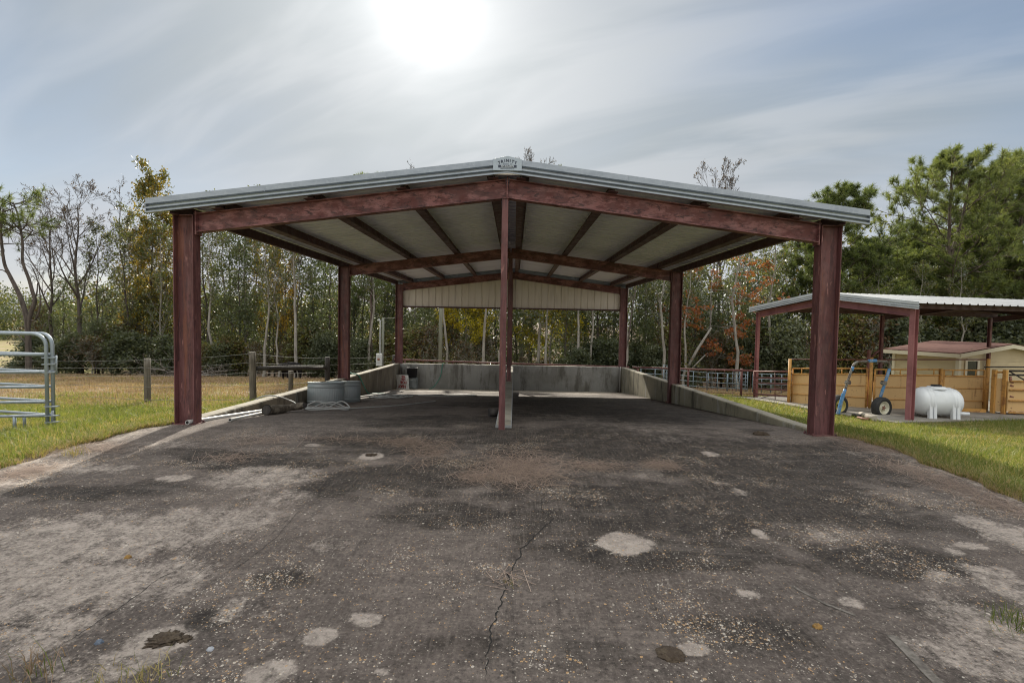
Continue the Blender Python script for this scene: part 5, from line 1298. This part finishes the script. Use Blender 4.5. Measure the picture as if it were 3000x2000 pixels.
# left of the front left column
for k, px, py, Y, l, kw in [
 ('bare', 183, 402, 39, BAL, dict(var=0, sx=1.0)), ('bare', 118, 438, 39.5, BAL, dict(var=1, sx=.85)), ('thin_bare', 266, 398, 42, TBL, {}), ('yellow', 345, 372, 41, YEL_, dict(var=0, sx=.8)),
 ('yellow', 385, 470, 43, YEL_, dict(var=1)), ('sparse', 225, 505, 40, SPL, {}), ('sparse', 300, 470, 44, SPL, dict(sx=.9)), ('sparse', 300, 500, 40, SPL, {}), ('evergreen', 150, 640, 40, EVL, dict(sx=.9)),
 ('evergreen', 235, 660, 42, EVL, {}), ('evergreen', 330, 660, 42, EVL, {}), ('evergreen', 395, 640, 44, EVL, {}),
 ('evergreen', 110, 700, 40, EVL, {}), ('yellow', 315, 520, 45, YEL_, dict(sx=.9)), ('sparse', 370, 480, 40, SPL, {}),
 # between front left and middle left columns
 ('sparse', 478, 440, 41, SPL, {}), ('sparse', 510, 450, 43, SPL, {}), ('evergreen', 548, 540, 40, EVL, dict(sx=.8)), ('sparse', 560, 430, 42, SPL, {}), ('yellow', 618, 470, 43, YEL_, dict(sx=.75, var=1)), ('sparse', 590, 460, 45, SPL, {}),
 ('yellow', 655, 480, 41, YEL_, dict(sx=.6, var=1)), ('sparse', 642, 450, 42, SPL, {}), ('thin_bare', 690, 500, 40, TBL, {}), ('sparse', 700, 500, 44, SPL, {}), ('evergreen', 722, 560, 42, EVL, {}), ('evergreen', 760, 570, 40, EVL, {}), ('evergreen', 500, 660, 45, EVL, {}),
 ('sparse', 535, 470, 46, SPL, {}), ('evergreen', 585, 690, 44, EVL, {}), ('evergreen', 670, 690, 45, EVL, {}), ('sparse', 740, 480, 46, SPL, {}), ('evergreen', 630, 700, 41, EVL, {}), ('evergreen', 470, 680, 42, EVL, {}),
 # between middle left and back left columns
 ('pine', 852, 400, 38, PIL, dict(var=1, sx=.7)), ('sparse', 815, 403, 42, SPL, {}), ('evergreen_tall', 888, 470, 43, GTL, {}), ('evergreen', 830, 610, 41, EVL, {}), ('evergreen', 880, 600, 42, EVL, {}), ('evergreen', 905, 640, 44, EVL, {}), ('sparse', 870, 500, 45, SPL, {}),
 # under the back gable panel
 ('thin_bare', 925, 374, 44, 'bare topped tree showing above the roof left of the name board', {}), ('olive', 0, 0, 0, '', {}),
 ('yellow_maple', 1068, 670, 40, 'yellow leaved maple', dict(sx=1.1)), ('yellow_maple', 1268, 668, 41, 'yellow leaved maple', dict(sx=1.2)), ('evergreen_tall', 955, 500, 42, GTL, {}), ('evergreen', 985, 560, 45, EVL, {}), ('evergreen_tall', 1012, 480, 43, GTL, {}),
 ('evergreen', 1095, 560, 46, EVL, {}), ('evergreen_tall', 1100, 440, 43, GTL, {}), ('evergreen', 1135, 580, 44, EVL, {}), ('evergreen_tall', 1200, 470, 42, GTL, {}), ('bare', 1222, 333, 47, 'bare tree whose top rises just right of the name board', dict(sx=.55, var=1)),
 ('evergreen_tall', 1238, 480, 39, GTL, {}), ('evergreen', 1190, 600, 45, EVL, {}), ('evergreen', 1310, 560, 44, EVL, {}), ('evergreen_tall', 1345, 470, 46, GTL, {}), ('evergreen', 1375, 560, 41, EVL, {}), ('evergreen_tall', 1412, 480, 42, GTL, {}), ('sparse', 1300, 380, 46, SPL, {}), ('evergreen', 1345, 600, 43, EVL, {}), ('evergreen', 1050, 600, 44, EVL, {}),
 # between back right and middle right
 ('evergreen', 1452, 580, 43, EVL, {}), ('evergreen_tall', 1480, 540, 41, GTL, {}), ('evergreen_tall', 1515, 520, 42, GTL, {}), ('evergreen', 1500, 600, 45, EVL, {}), ('evergreen', 1535, 590, 43, EVL, {}), ('thin_bare', 1442, 480, 33, TBL, {}),
 # between middle right and front right columns
 ('red_maple', 1640, 590, 40, 'orange red maple tree', dict(sx=.95, rot=.4)), ('bare', 1655, 350, 50, BAL, dict(var=1, sx=.75)), ('evergreen_tall', 1615, 560, 43, GTL, dict(sx=.9)), ('evergreen', 1585, 600, 44, EVL, {}), ('evergreen', 1690, 620, 45, EVL, {}), ('evergreen', 1740, 610, 43, EVL, {}), ('thin_bare', 1690, 535, 46, TBL, {}),
 ('thin_bare', 1712, 540, 47, TBL, {}), ('evergreen_tall', 1765, 570, 47, GTL, {}), ('evergreen', 1790, 640, 45, EVL, {}), ('thin_bare', 1800, 510, 48, TBL, dict(sx=1.2)), ('evergreen', 1660, 640, 42, EVL, {}), ('evergreen', 1610, 660, 46, EVL, {}), ('pine', 1850, 530, 43, PIL, dict(var=2)), ('evergreen', 1835, 670, 43, EVL, {}), ('evergreen', 1560, 640, 42, EVL, {}), ('evergreen', 1720, 690, 41, EVL, {}),
 # pines at the right
 ('pine', 1925, 424, 40, PIL, dict(var=1, sx=1.1)), ('pine', 2180, 345, 41, PIL, dict(var=0, sx=1.02, rot=.3)), ('pine', 2335, 352, 44, PIL, dict(var=1, sx=1.25)), ('pine', 2065, 520, 46, PIL, dict(var=2, sx=1.2)), ('pine', 2265, 440, 49, PIL, dict(var=0, sx=1.1, rot=2)), ('pine', 2000, 560, 47, PIL, dict(var=1, sx=1.2)),
 ('pine', 2130, 520, 52, PIL, dict(var=2, sx=1.3)), ('sparse', 2050, 600, 46, SPL, {}), ('yellow', 2085, 620, 50, YEL_, {}), ('evergreen', 2240, 620, 50, EVL, {}), ('sparse', 1975, 560, 50, SPL, {}), ('pine', 2390, 420, 47, PIL, dict(var=2, sx=1.2)), ('evergreen', 1960, 690, 44, EVL, {}), ('evergreen', 2100, 690, 45, EVL, {}), ('sparse', 2180, 650, 47, SPL, {}), ('pine', 2310, 560, 53, PIL, dict(var=0)), ('pine', 1985, 545, 41, PIL, dict(var=2, sx=1.5)), ('pine', 2095, 560, 42, PIL, dict(var=1, sx=1.5)), ('pine', 2235, 540, 43, PIL, dict(var=2, sx=1.5)), ('pine', 2345, 560, 42, PIL, dict(var=1, sx=1.5)), ('evergreen', 2330, 680, 46, EVL, {}), ('evergreen', 1900, 680, 45, EVL, {}),
]:
    if k == 'olive': continue
    if k == 'pine': place(k, px, py, Y, l, 'pine_tree', 'pine tree', **kw)
    else: place(k, px, py, Y, l, **kw)
rg = random.Random(5)
for px, py, Y, kind in [(70, 770, 38, 'shrub'), (120, 760, 39, 'shrub'), (165, 745, 38.5, 'shrub'), (215, 765, 38, 'shrub'), (262, 750, 39, 'olive_shrub'), (310, 765, 38, 'shrub'), (355, 775, 39, 'shrub'), (398, 765, 38.5, 'shrub'),
  (470, 770, 38, 'shrub'), (500, 800, 37, 'shrub'), (540, 795, 39, 'olive_shrub'), (580, 800, 38.5, 'shrub'), (620, 795, 39, 'twiggy_shrub'), (655, 795, 39.5, 'twiggy_shrub'), (700, 765, 38.5, 'shrub'), (738, 775, 38, 'shrub'), (775, 765, 39, 'shrub'),
  (825, 800, 38, 'shrub'), (862, 805, 38.5, 'olive_shrub'), (900, 790, 39, 'shrub'), (950, 745, 38, 'olive_shrub'), (985, 770, 36, 'shrub'), (1030, 745, 39, 'shrub'), (1075, 755, 36.5, 'shrub'), (1120, 790, 38, 'twiggy_shrub'), (1150, 790, 39, 'shrub'),
  (1195, 805, 38, 'shrub'), (1245, 812, 39, 'olive_shrub'), (1290, 805, 38.5, 'shrub'), (1335, 800, 38, 'shrub'), (1385, 806, 39, 'shrub'), (1420, 795, 38.5, 'shrub'), (1465, 805, 39, 'shrub'), (1505, 808, 38.5, 'shrub'), (1540, 765, 39, 'olive_shrub'),
  (1590, 795, 39, 'shrub'), (1632, 770, 40, 'twiggy_shrub'), (1675, 790, 39, 'shrub'), (1715, 790, 38.5, 'shrub'), (1760, 755, 39, 'olive_shrub'), (1800, 750, 38.5, 'shrub'), (1845, 760, 38, 'twiggy_shrub'), (1955, 745, 38.5, 'olive_shrub'), (2000, 735, 38, 'shrub'),
  (2050, 745, 38.5, 'shrub'), (2130, 735, 38, 'shrub'), (2175, 725, 39, 'olive_shrub'), (2220, 740, 38, 'twiggy_shrub'), (2265, 730, 38.5, 'shrub'), (2320, 715, 38, 'shrub')]:
    py += rg.uniform(-28, 26); Y += rg.uniform(-.8, 1.8)
    if kind == 'shrub' and rg.random() < .38: kind = rg.choice(['olive_shrub', 'twiggy_shrub', 'olive_shrub'])
    place(kind, px+rg.uniform(-9, 9), py, Y, {'shrub': SHL, 'olive_shrub': OSL, 'twiggy_shrub': TWL}[kind], 'shrub', 'shrub', sx=rg.uniform(.8, 1.6), grp='undergrowth shrubs along the wood edge')
rg = random.Random(15); SAP = 'young leafy sapling'; PTL = 'slender pale trunked tree'
for px in [95, 215, 300, 370, 420, 488, 525, 565, 605, 640, 680, 715, 750, 805, 845, 895, 940, 975, 1030, 1080, 1110, 1145, 1185, 1215, 1255, 1300, 1330, 1360, 1400, 1440, 1470, 1495, 1530, 1575, 1600, 1650, 1700, 1745, 1780, 1950, 2020, 2110, 2200, 2290, 2340]:
    if rg.random() < .55: place('evergreen', px, rg.uniform(655, 735), rg.uniform(38.5, 42), SAP, sx=rg.uniform(.9, 1.3))
    elif px > 430: place('pale', px, rg.uniform(440, 560) if px < 1900 else 600, rg.uniform(36.8, 38.6), PTL, rot=None)
    else: place('twiggy_shrub', px, rg.uniform(690, 730), rg.uniform(38.5, 41), 'tall twiggy thicket bush', 'shrub', 'shrub', sx=.8)
ORD = ['first', 'second', 'third', 'fourth', 'fifth', 'sixth', 'seventh', 'eighth', 'ninth', 'tenth', 'eleventh', 'twelfth', 'thirteenth', 'fourteenth', 'fifteenth', 'sixteenth', 'seventeenth', 'eighteenth', 'nineteenth', 'twentieth']
ZONES = [(430, 'left of the front left column'), (788, 'between front and middle left columns'), (915, 'between middle and back left columns'), (1160, 'under the gable panel, left half'), (1432, 'under the gable panel, right half'), (1550, 'between back and middle right columns'), (1885, 'between middle and front right columns'), (9999, 'behind the small shed roof')]
groups = {}
for l, px, o in TREES:
    zi = next(z for lim, z in ZONES if px < lim); groups.setdefault((l, zi), []).append((px, o))
for (l, zi), lst in groups.items():
    lst.sort(key=lambda q: q[0])
    for i, (px, o) in enumerate(lst):
        if l.startswith('bare t'): o['label'] = l
        elif len(lst) == 1: o['label'] = f'{l} {zi}'
        else: o['label'] = f'{l}, {ORD[i]} from left {zi}'

# crooked twin stemmed pine at the far left, fallen trunk, brush pile
def special_pine():
    Y = 34.0; b = at(66, 820, Y); z = gz(b.x, Y); rg = np.random.RandomState(77); polys, raw = [], []
    t = thing('pine_tree', 'crooked twin stemmed pine at the far left above the corral panels', 'pine tree', (b.x, Y, z), 'trees along the wood edge')
    def P(x, y, dy=0): q = at(x, y, Y+dy); return np.array([q.x-b.x, q.y-Y, q.z-z])
    stems = [[(66, 850), (65, 800), (64, 760), (60, 725), (48, 685), (34, 655), (22, 632), (10, 605), (4, 560), (2, 520), (8, 480)], [(64, 760), (70, 720), (80, 692), (74, 668), (66, 640), (52, 600), (52, 560), (46, 520), (40, 490), (30, 465)], [(74, 692), (84, 675), (86, 650)], [(22, 632), (5, 620), (-15, 622)], [(62, 790), (40, 770), (5, 768)], [(60, 730), (80, 735), (92, 700), (90, 660), (84, 640)], [(48, 560), (62, 545), (75, 530)], [(5, 540), (20, 525), (34, 520)]]
    for i, s_ in enumerate(stems):
        pts = spline([Vector(P(x, y, .0)) for x, y in s_], 4); pts = [np.array(p) for p in pts]; r0 = [.19, .14, .07, .05, .05, .07, .04, .04][i]
        polys.append((pts, [max(.03, r0*(1-.75*k/len(pts))) for k in range(len(pts))]))
        Pp = dict(levels=1, kids=[4, 0], start=[.3, 0], ang=[45, 0], ratio=[.6, 0], up=[.05, .1], wob=[.12, .15], rmin=.018)
        if i < 2 or i > 5:
            for k in range(9 if i < 2 else 4):
                q = pts[int(len(pts)*(.68+.31*rg.rand())) if i < 2 else -1-k]; a = rg.rand()*6.28; tp0 = len(polys)
                grow(rg, q, np.array([math.cos(a), math.sin(a)*.8, .25]), 1.3+rg.rand()*.9, .05, 0, Pp, polys, [])
                for pp, rr in polys[tp0:]: raw.append((pp[-1], norm(pp[-1]-pp[-2]))); raw.append((pp[-2], norm(pp[-2]-pp[-3])))
    T = np.array([a for a, _ in raw]); Dn = np.array([d for _, d in raw]); V, F = needle_soup(rg, T, Dn, 20, .36, .028)
    link('trunk', poly_mesh('trunk', polys, BK_D), t); link('crown', mesh_np('crown', V, F, [LV_PN]), t)
special_pine()
mb = MB(); mb.tube([at(1566, 868, 38), at(1600, 805, 38.2), at(1634, 752, 38.5)], [.13, .11, .07], 8); mb.tube([at(1580, 855, 37.8), at(1625, 810, 38.4)], [.07, .04], 6)
tag(mb.build('leaning_dead_trunk', BK_G), 'pale dead trunk leaning right of the middle right column', 'dead trunk')
rg_ = np.random.RandomState(9); polys = []; cb = at(415, 840, 37.0); zb_ = gz(cb.x, 37)
Pq = dict(levels=1, kids=[5, 0], start=[.2, 0], ang=[40, 0], ratio=[.5, 0], up=[-.02, -.02], wob=[.12, .16], rmin=.012)
for k in range(90):
    a = rg_.rand()*6.28; q = np.array([rg_.normal(0, 1.5), rg_.normal(0, .5), abs(rg_.normal(.15, .3))]); grow(rg_, q, norm(np.array([math.cos(a), math.sin(a)*.5, .25*rg_.normal()])), .8+rg_.rand()*1.6, .02+.03*rg_.rand(), 0, Pq, polys, [])
BRUSH = simple('grey_dead_wood', (.22, .195, .175), .9, 0, [(8, (1, 1, 1), .4, .65, (.12, .10, .09), .8)])
bo = link('brush_pile', poly_mesh('brush_pile', polys, BRUSH), None, (cb.x, 37.0, zb_)); tag(bo, 'heap of grey dead branches at the wood edge by the leftmost visible post', 'brush pile')

# woodland mass behind, and far tree line beyond the open field
def wood_mass(name, rg, n, xr, yr, hfun, size, mats, trunks, label):
    x = rg.uniform(xr[0], xr[1], n); y = rg.uniform(yr[0], yr[1], n)
    # clump centres
    k = n//60; cx_ = rg.uniform(xr[0], xr[1], k); cy_ = rg.uniform(yr[0], yr[1], k); hh = np.array([hfun(a) for a in cx_]); cz_ = rg.rand(k)**1.25*hh
    C = np.repeat(np.stack([cx_, cy_, cz_], 1), 60, 0)+rg.normal(0, 1, (k*60, 3))*np.array([1.1, 1.1, .7])
    C[:, 2] = np.abs(C[:, 2])+np.array([base_z(b) for b in C[:, 1]])-.25
    V, F = leaf_soup(rg, C, size); mi = np.repeat(rg.choice(len(mats), k), 60)
    bark_i = len(mats); TV, TF = [], []
    for j in range(trunks):
        a, b = rg.uniform(*xr), rg.uniform(*yr); r_ = rg.uniform(.07, .17); h = hfun(a)*rg.uniform(.6, 1.0); z = base_z(b)-.5; o = len(V)+len(TV); l = rg.normal(0, .5, 2)
        for zz_, rr in ((z, r_), (z+h, r_*.5)):
            for q in range(4): TV.append((a+l[0]*(zz_-z)/h+rr*math.cos(q*1.57), b+l[1]*(zz_-z)/h+rr*math.sin(q*1.57), zz_))
        TF += [(o+q, o+(q+1) % 4, o+4+(q+1) % 4, o+4+q) for q in range(4)]
    if trunks:
        V = np.concatenate([V, np.array(TV)]); F = np.concatenate([F, np.array(TF)]); mi = np.concatenate([mi, np.full(len(TF), bark_i)])
    o = link(name, mesh_np(name, V, F, mats+[BK_G], mi)); tag(o, label, 'woodland', None, 'stuff')
wood_mass('woodland', np.random.RandomState(21), 130000, (-44, 120), (46, 66), lambda a: (8 if a < -6 else 11.0 if a < 12 else 14.0 if a < 45 else 13)*(.8+.35*math.sin(a*.7)**2), .33, [LV_SH, LV_EV, LV_OL, LV_OL, LV_BR], 260, 'dense woodland behind the trees of the wood edge')
wood_mass('woodland', np.random.RandomState(22), 110000, (-215, -45), (128, 160), lambda a: 13+3*math.sin(a*.11)+2*math.sin(a*.37), .55, [LV_SH, LV_EV, LV_SH, LV_OL], 60, 'far green tree line beyond the open field at left')

# ------------------------------------------------------------------ grass and litter
G1 = leafmat('grass_blade_green', [(.1, (.08, .115, .028)), (.5, (.15, .185, .05)), (.9, (.27, .275, .10))], .45, .3, .5)
G2 = leafmat('grass_blade_straw', [(.1, (.25, .20, .09)), (.5, (.38, .31, .15)), (.9, (.47, .40, .23))], .35, .3, .6)
G3 = leafmat('grass_blade_dry', [(.1, (.23, .165, .115)), (.5, (.35, .25, .19)), (.9, (.41, .32, .235))], .3, .3, .6)
def blades(rg, pts, h, wd, lean=.5):
    n = len(pts); a = rg.rand(n)*6.28; u = np.stack([np.cos(a), np.sin(a), np.zeros(n)], 1); b = rg.rand(n)*6.28
    ln = np.stack([np.cos(b), np.sin(b), np.zeros(n)], 1)*(lean*rg.rand(n))[:, None]; hh = (h*(.55+.9*rg.rand(n)))[:, None]; w_ = (wd*(.7+.6*rg.rand(n)))[:, None]
    mid = pts+ln*hh*.35+np.array([0, 0, .6])*hh; top = pts+ln*hh*1.05+np.array([0, 0, .95])*hh
    V = np.stack([pts-u*w_*.5, pts+u*w_*.5, mid+u*w_*.38, mid-u*w_*.38, top+u*w_*.06, top-u*w_*.06], 1).reshape(-1, 3)
    i = np.arange(n)*6; F = np.concatenate([np.stack([i, i+1, i+2, i+3], 1), np.stack([i+3, i+2, i+4, i+5], 1)]); return V, F
def scatter(rg, n, xr, yr, ok):
    x = rg.uniform(*xr, n); y = rg.uniform(*yr, n); k = ok(x, y); x, y = x[k], y[k]
    return np.stack([x, y, np.array([gz(a, b) for a, b in zip(x, y)])-.01], 1)
ely = np.linspace(-4, 8.3, 200); elx = np.array([el(v) for v in ely]); erx = np.array([er(v) for v in ely])
def outside(x, y, m_=0.0):
    l = np.where(y < 8.3, np.interp(y, ely, elx), -5.40)-m_; r_ = np.where(y < 8.3, np.interp(y, ely, erx), 5.40)+m_
    inpad = ((x-P2.x)*udir.x+(y-P2.y)*udir.y > -.9) & ((x-P2.x)*vdir.x+(y-P2.y)*vdir.y > -.3) & ((x-P2.x)*vdir.x+(y-P2.y)*vdir.y < LEN2+.6)
    return ((x < l) | (x > r_)) & ~inpad
def grassobj(name, label, cfg):
    Vs, Fs, ms, o = [], [], [], 0
    for rg, pts, h, wd, lean, mi in cfg:
        V, F = blades(rg, pts, h, wd, lean); Vs.append(V); Fs.append(F+o); ms.append(np.full(len(F), mi)); o += len(V)
    tag(link(name, mesh_np(name, np.concatenate(Vs), np.concatenate(Fs), [G1, G2, G3], np.concatenate(ms))), label, 'grass', None, 'stuff')
def patchy(rg, pts, s, lo):
    n_ = fbm(pts[:, 0]+50, pts[:, 1]+80, s, 3); return pts[n_+rg.rand(len(pts))*.35 > lo]
def fringe(x, y): return outside(x, y, .0)
rg = np.random.RandomState(31)
cfg = []
for xr in ((-15, -4.8), (4.2, 17)):
    for yr, n, h, wd in (((2.5, 6), 30000, .055, .006), ((6, 10), 78000, .055, .007), ((10, 14.5), 80000, .06, .010)) + ((((14.5, 21), 56000, .07, .014),) if xr[0] > 0 else (((14.5, 17), 9000, .09, .012),)):
        p = scatter(rg, n, xr, yr, lambda x, y: outside(x, y, .12)); p = patchy(rg, p, 1.1, .50); cfg.append((rg, p, h, wd, .7, 0))
        p = scatter(rg, n//2, xr, yr, lambda x, y: outside(x, y, .0)); cfg.append((rg, p, h*1.0, wd, 1.4, 1))
        p = scatter(rg, n//5, xr, yr, lambda x, y: outside(x, y, .1)); p = patchy(rg, p, .5, .66); cfg.append((rg, p, h*2.2, wd*1.1, 1.2, 0))
for tab, sg in ((elx, -1), (erx, 1)):
    n = 15000; yy = rg.uniform(3.6, 8.25, n); d = np.abs(rg.normal(0, .16, n))-.03; cl = fbm(yy*1.0+sg*40, d*0+3, 2.2, 3)
    k = cl+rg.rand(n)*.3 > .58; yy, d = yy[k], d[k]; x = np.interp(yy, ely, tab)+sg*d
    p = np.stack([x, yy, np.array([gz(a, b) for a, b in zip(x, yy)])-.005], 1); cfg.append((rg, p[::2], .065, .006, 1.6, 1)); cfg.append((rg, p[1::4], .085, .006, 1.1, 0)); cfg.append((rg, p[3::4], .06, .006, 1.8, 2))
    n = 3500; yy = rg.uniform(3.0, 14, n); d = .1+rg.rand(n)**2*3.5; x = np.where(yy < 8.3, np.interp(yy, ely, tab), sg*5.4)+sg*d
    p = np.stack([x, yy, np.array([gz(a, b) for a, b in zip(x, yy)])-.005], 1); p = patchy(rg, p, .8, .62); cfg.append((rg, p, .12, .008, 1.2, 0)); cfg.append((rg, p[::3]+.02, .13, .007, 1.5, 1))
grassobj('grass', 'short green pasture grass beside the concrete', cfg)
cfg = []
for xr, yr, n, h, wd in (((-26, 0), (14, 24), 66000, .09, .016), ((-45, 0), (24, 38), 60000, .13, .03), ((5, 34), (20.5, 37), 30000, .14, .025)):
    p = scatter(rg, n, xr, yr, lambda x, y: outside(x, y, .1)); q = patchy(rg, p, .35, .60); cfg.append((rg, q, h, wd, 1.0, 2)); cfg.append((rg, p[::6], h*.8, wd, 1.0, 1)); cfg.append((rg, patchy(rg, p[1::3], .22, .62), h*.7, wd, .9, 0))
p = scatter(rg, 2200, (-16, -1), (15, 19), lambda x, y: outside(x, y, .1)); p = patchy(rg, p, .9, .72); cfg.append((rg, p, .34, .012, .5, 2))
grassobj('dry_grass', 'dry brown pasture grass of the field at left', cfg)
# tufts through the slab and at its rim
def tuft(px, py, n, h, mi, label, seed, spread=.05):
    r_ = np.random.RandomState(seed); p = onground(px, py, 0); pts = np.stack([p.x+r_.normal(0, spread, n), p.y+r_.normal(0, spread, n), np.full(n, base_z(p.y)+.0)], 1)
    V, F = blades(r_, pts, h, .004, 1.3); o = link('grass_tuft', mesh_np('grass_tuft', V-np.array([p.x, p.y, base_z(p.y)]), F, [G1, G2, G3], np.where(r_.rand(len(F)) < .25, 0, mi)), None, (p.x, p.y, base_z(p.y)))
    tag(o, label, 'grass tuft', 'grass tufts growing through the slab')
tuft(75, 1555, 60, .12, 2, 'reddish dry grass tuft at the bottom left corner', 1, .07)
tuft(345, 1558, 60, .07, 1, 'straw grass tuft at the bottom edge, below the broken dung pat', 2, .05)
tuft(255, 1560, 30, .06, 1, 'small straw tuft between the two bottom edge tufts', 3, .06)
tuft(1172, 1338, 30, .016, 1, 'flat yellowish tuft growing in the long crack', 4, .03)
tuft(2338, 1440, 90, .10, 0, 'green grass tuft at the right edge of the picture', 5, .08)
tuft(170, 1045, 60, .12, 1, 'straw coloured tuft at the left rim of the apron', 6, .06)
# pine straw
def straw(name, label, spots, n, seed):
    r_ = np.random.RandomState(seed); Vs = []
    for (px, py, hw, hh, wgt) in spots:
        c = onground(px, py, 0); e = abs(onground(px+hw, py, 0).x-c.x); f = abs(onground(px, py-hh, 0).y-onground(px, py+hh, 0).y)/2; k = int(n*wgt)
        x = c.x+r_.normal(0, .5, k)*e; y = c.y+r_.normal(0, .5, k)*f; z = np.array([gz(a, b) if b > 8.2 else base_z(b) for a, b in zip(x, y)])+.006+.012*r_.rand(k)
        a = r_.rand(k)*6.28; L = .07+.10*r_.rand(k); d = np.stack([np.cos(a)*L, np.sin(a)*L, r_.normal(0, .008, k)], 1); s = np.stack([-np.sin(a), np.cos(a), np.zeros(k)], 1)*.0021; P_ = np.stack([x, y, z], 1)
        Vs.append(np.stack([P_-d-s, P_-d+s, P_+d+s, P_+d-s], 1).reshape(-1, 3))
    V = np.concatenate(Vs); tag(link(name, mesh_np(name, V, np.arange(len(V)).reshape(-1, 4), [leafmat('pine_straw', [(.1, (.17, .125, .10)), (.5, (.29, .215, .175)), (.9, (.42, .33, .275))], .1, .3, .6)])), label, 'pine straw', None, 'stuff')
straw('pine_straw', 'reddish fallen pine straw scattered over the apron', [(1200, 1065, 110, 40, 1.0), (1190, 1085, 100, 30, .9), (985, 1035, 60, 30, .55), (930, 1015, 60, 12, .35), (1360, 1070, 80, 12, .35), (1520, 1068, 45, 12, .3), (600, 1012, 80, 14, .25), (820, 1010, 160, 8, .3), (1085, 1095, 40, 14, .2), (540, 1050, 80, 14, .2),
  (2080, 1075, 70, 25, .5), (2180, 1110, 60, 30, .5), (2000, 1030, 60, 14, .5), (220, 1030, 90, 16, .6), (60, 1085, 60, 20, .4), (1950, 1010, 40, 8, .3), (1170, 1325, 40, 22, .025), (2300, 1160, 50, 40, .4), (1030, 893, 130, 5, .5), (1700, 915, 30, 8, .2)], 620, 41)

# ------------------------------------------------------------------ render settings
S.render.engine = 'CYCLES'
S.cycles.use_denoising = True
try: S.cycles.denoiser = 'OPENIMAGEDENOISE'
except Exception: pass
S.cycles.use_adaptive_sampling = False; S.cycles.filter_width = 1.1
S.cycles.max_bounces = 8; S.cycles.diffuse_bounces = 4; S.cycles.glossy_bounces = 3; S.cycles.transmission_bounces = 4; S.cycles.transparent_max_bounces = 6
S.cycles.sample_clamp_indirect = 6; S.cycles.caustics_reflective = False; S.cycles.caustics_refractive = False
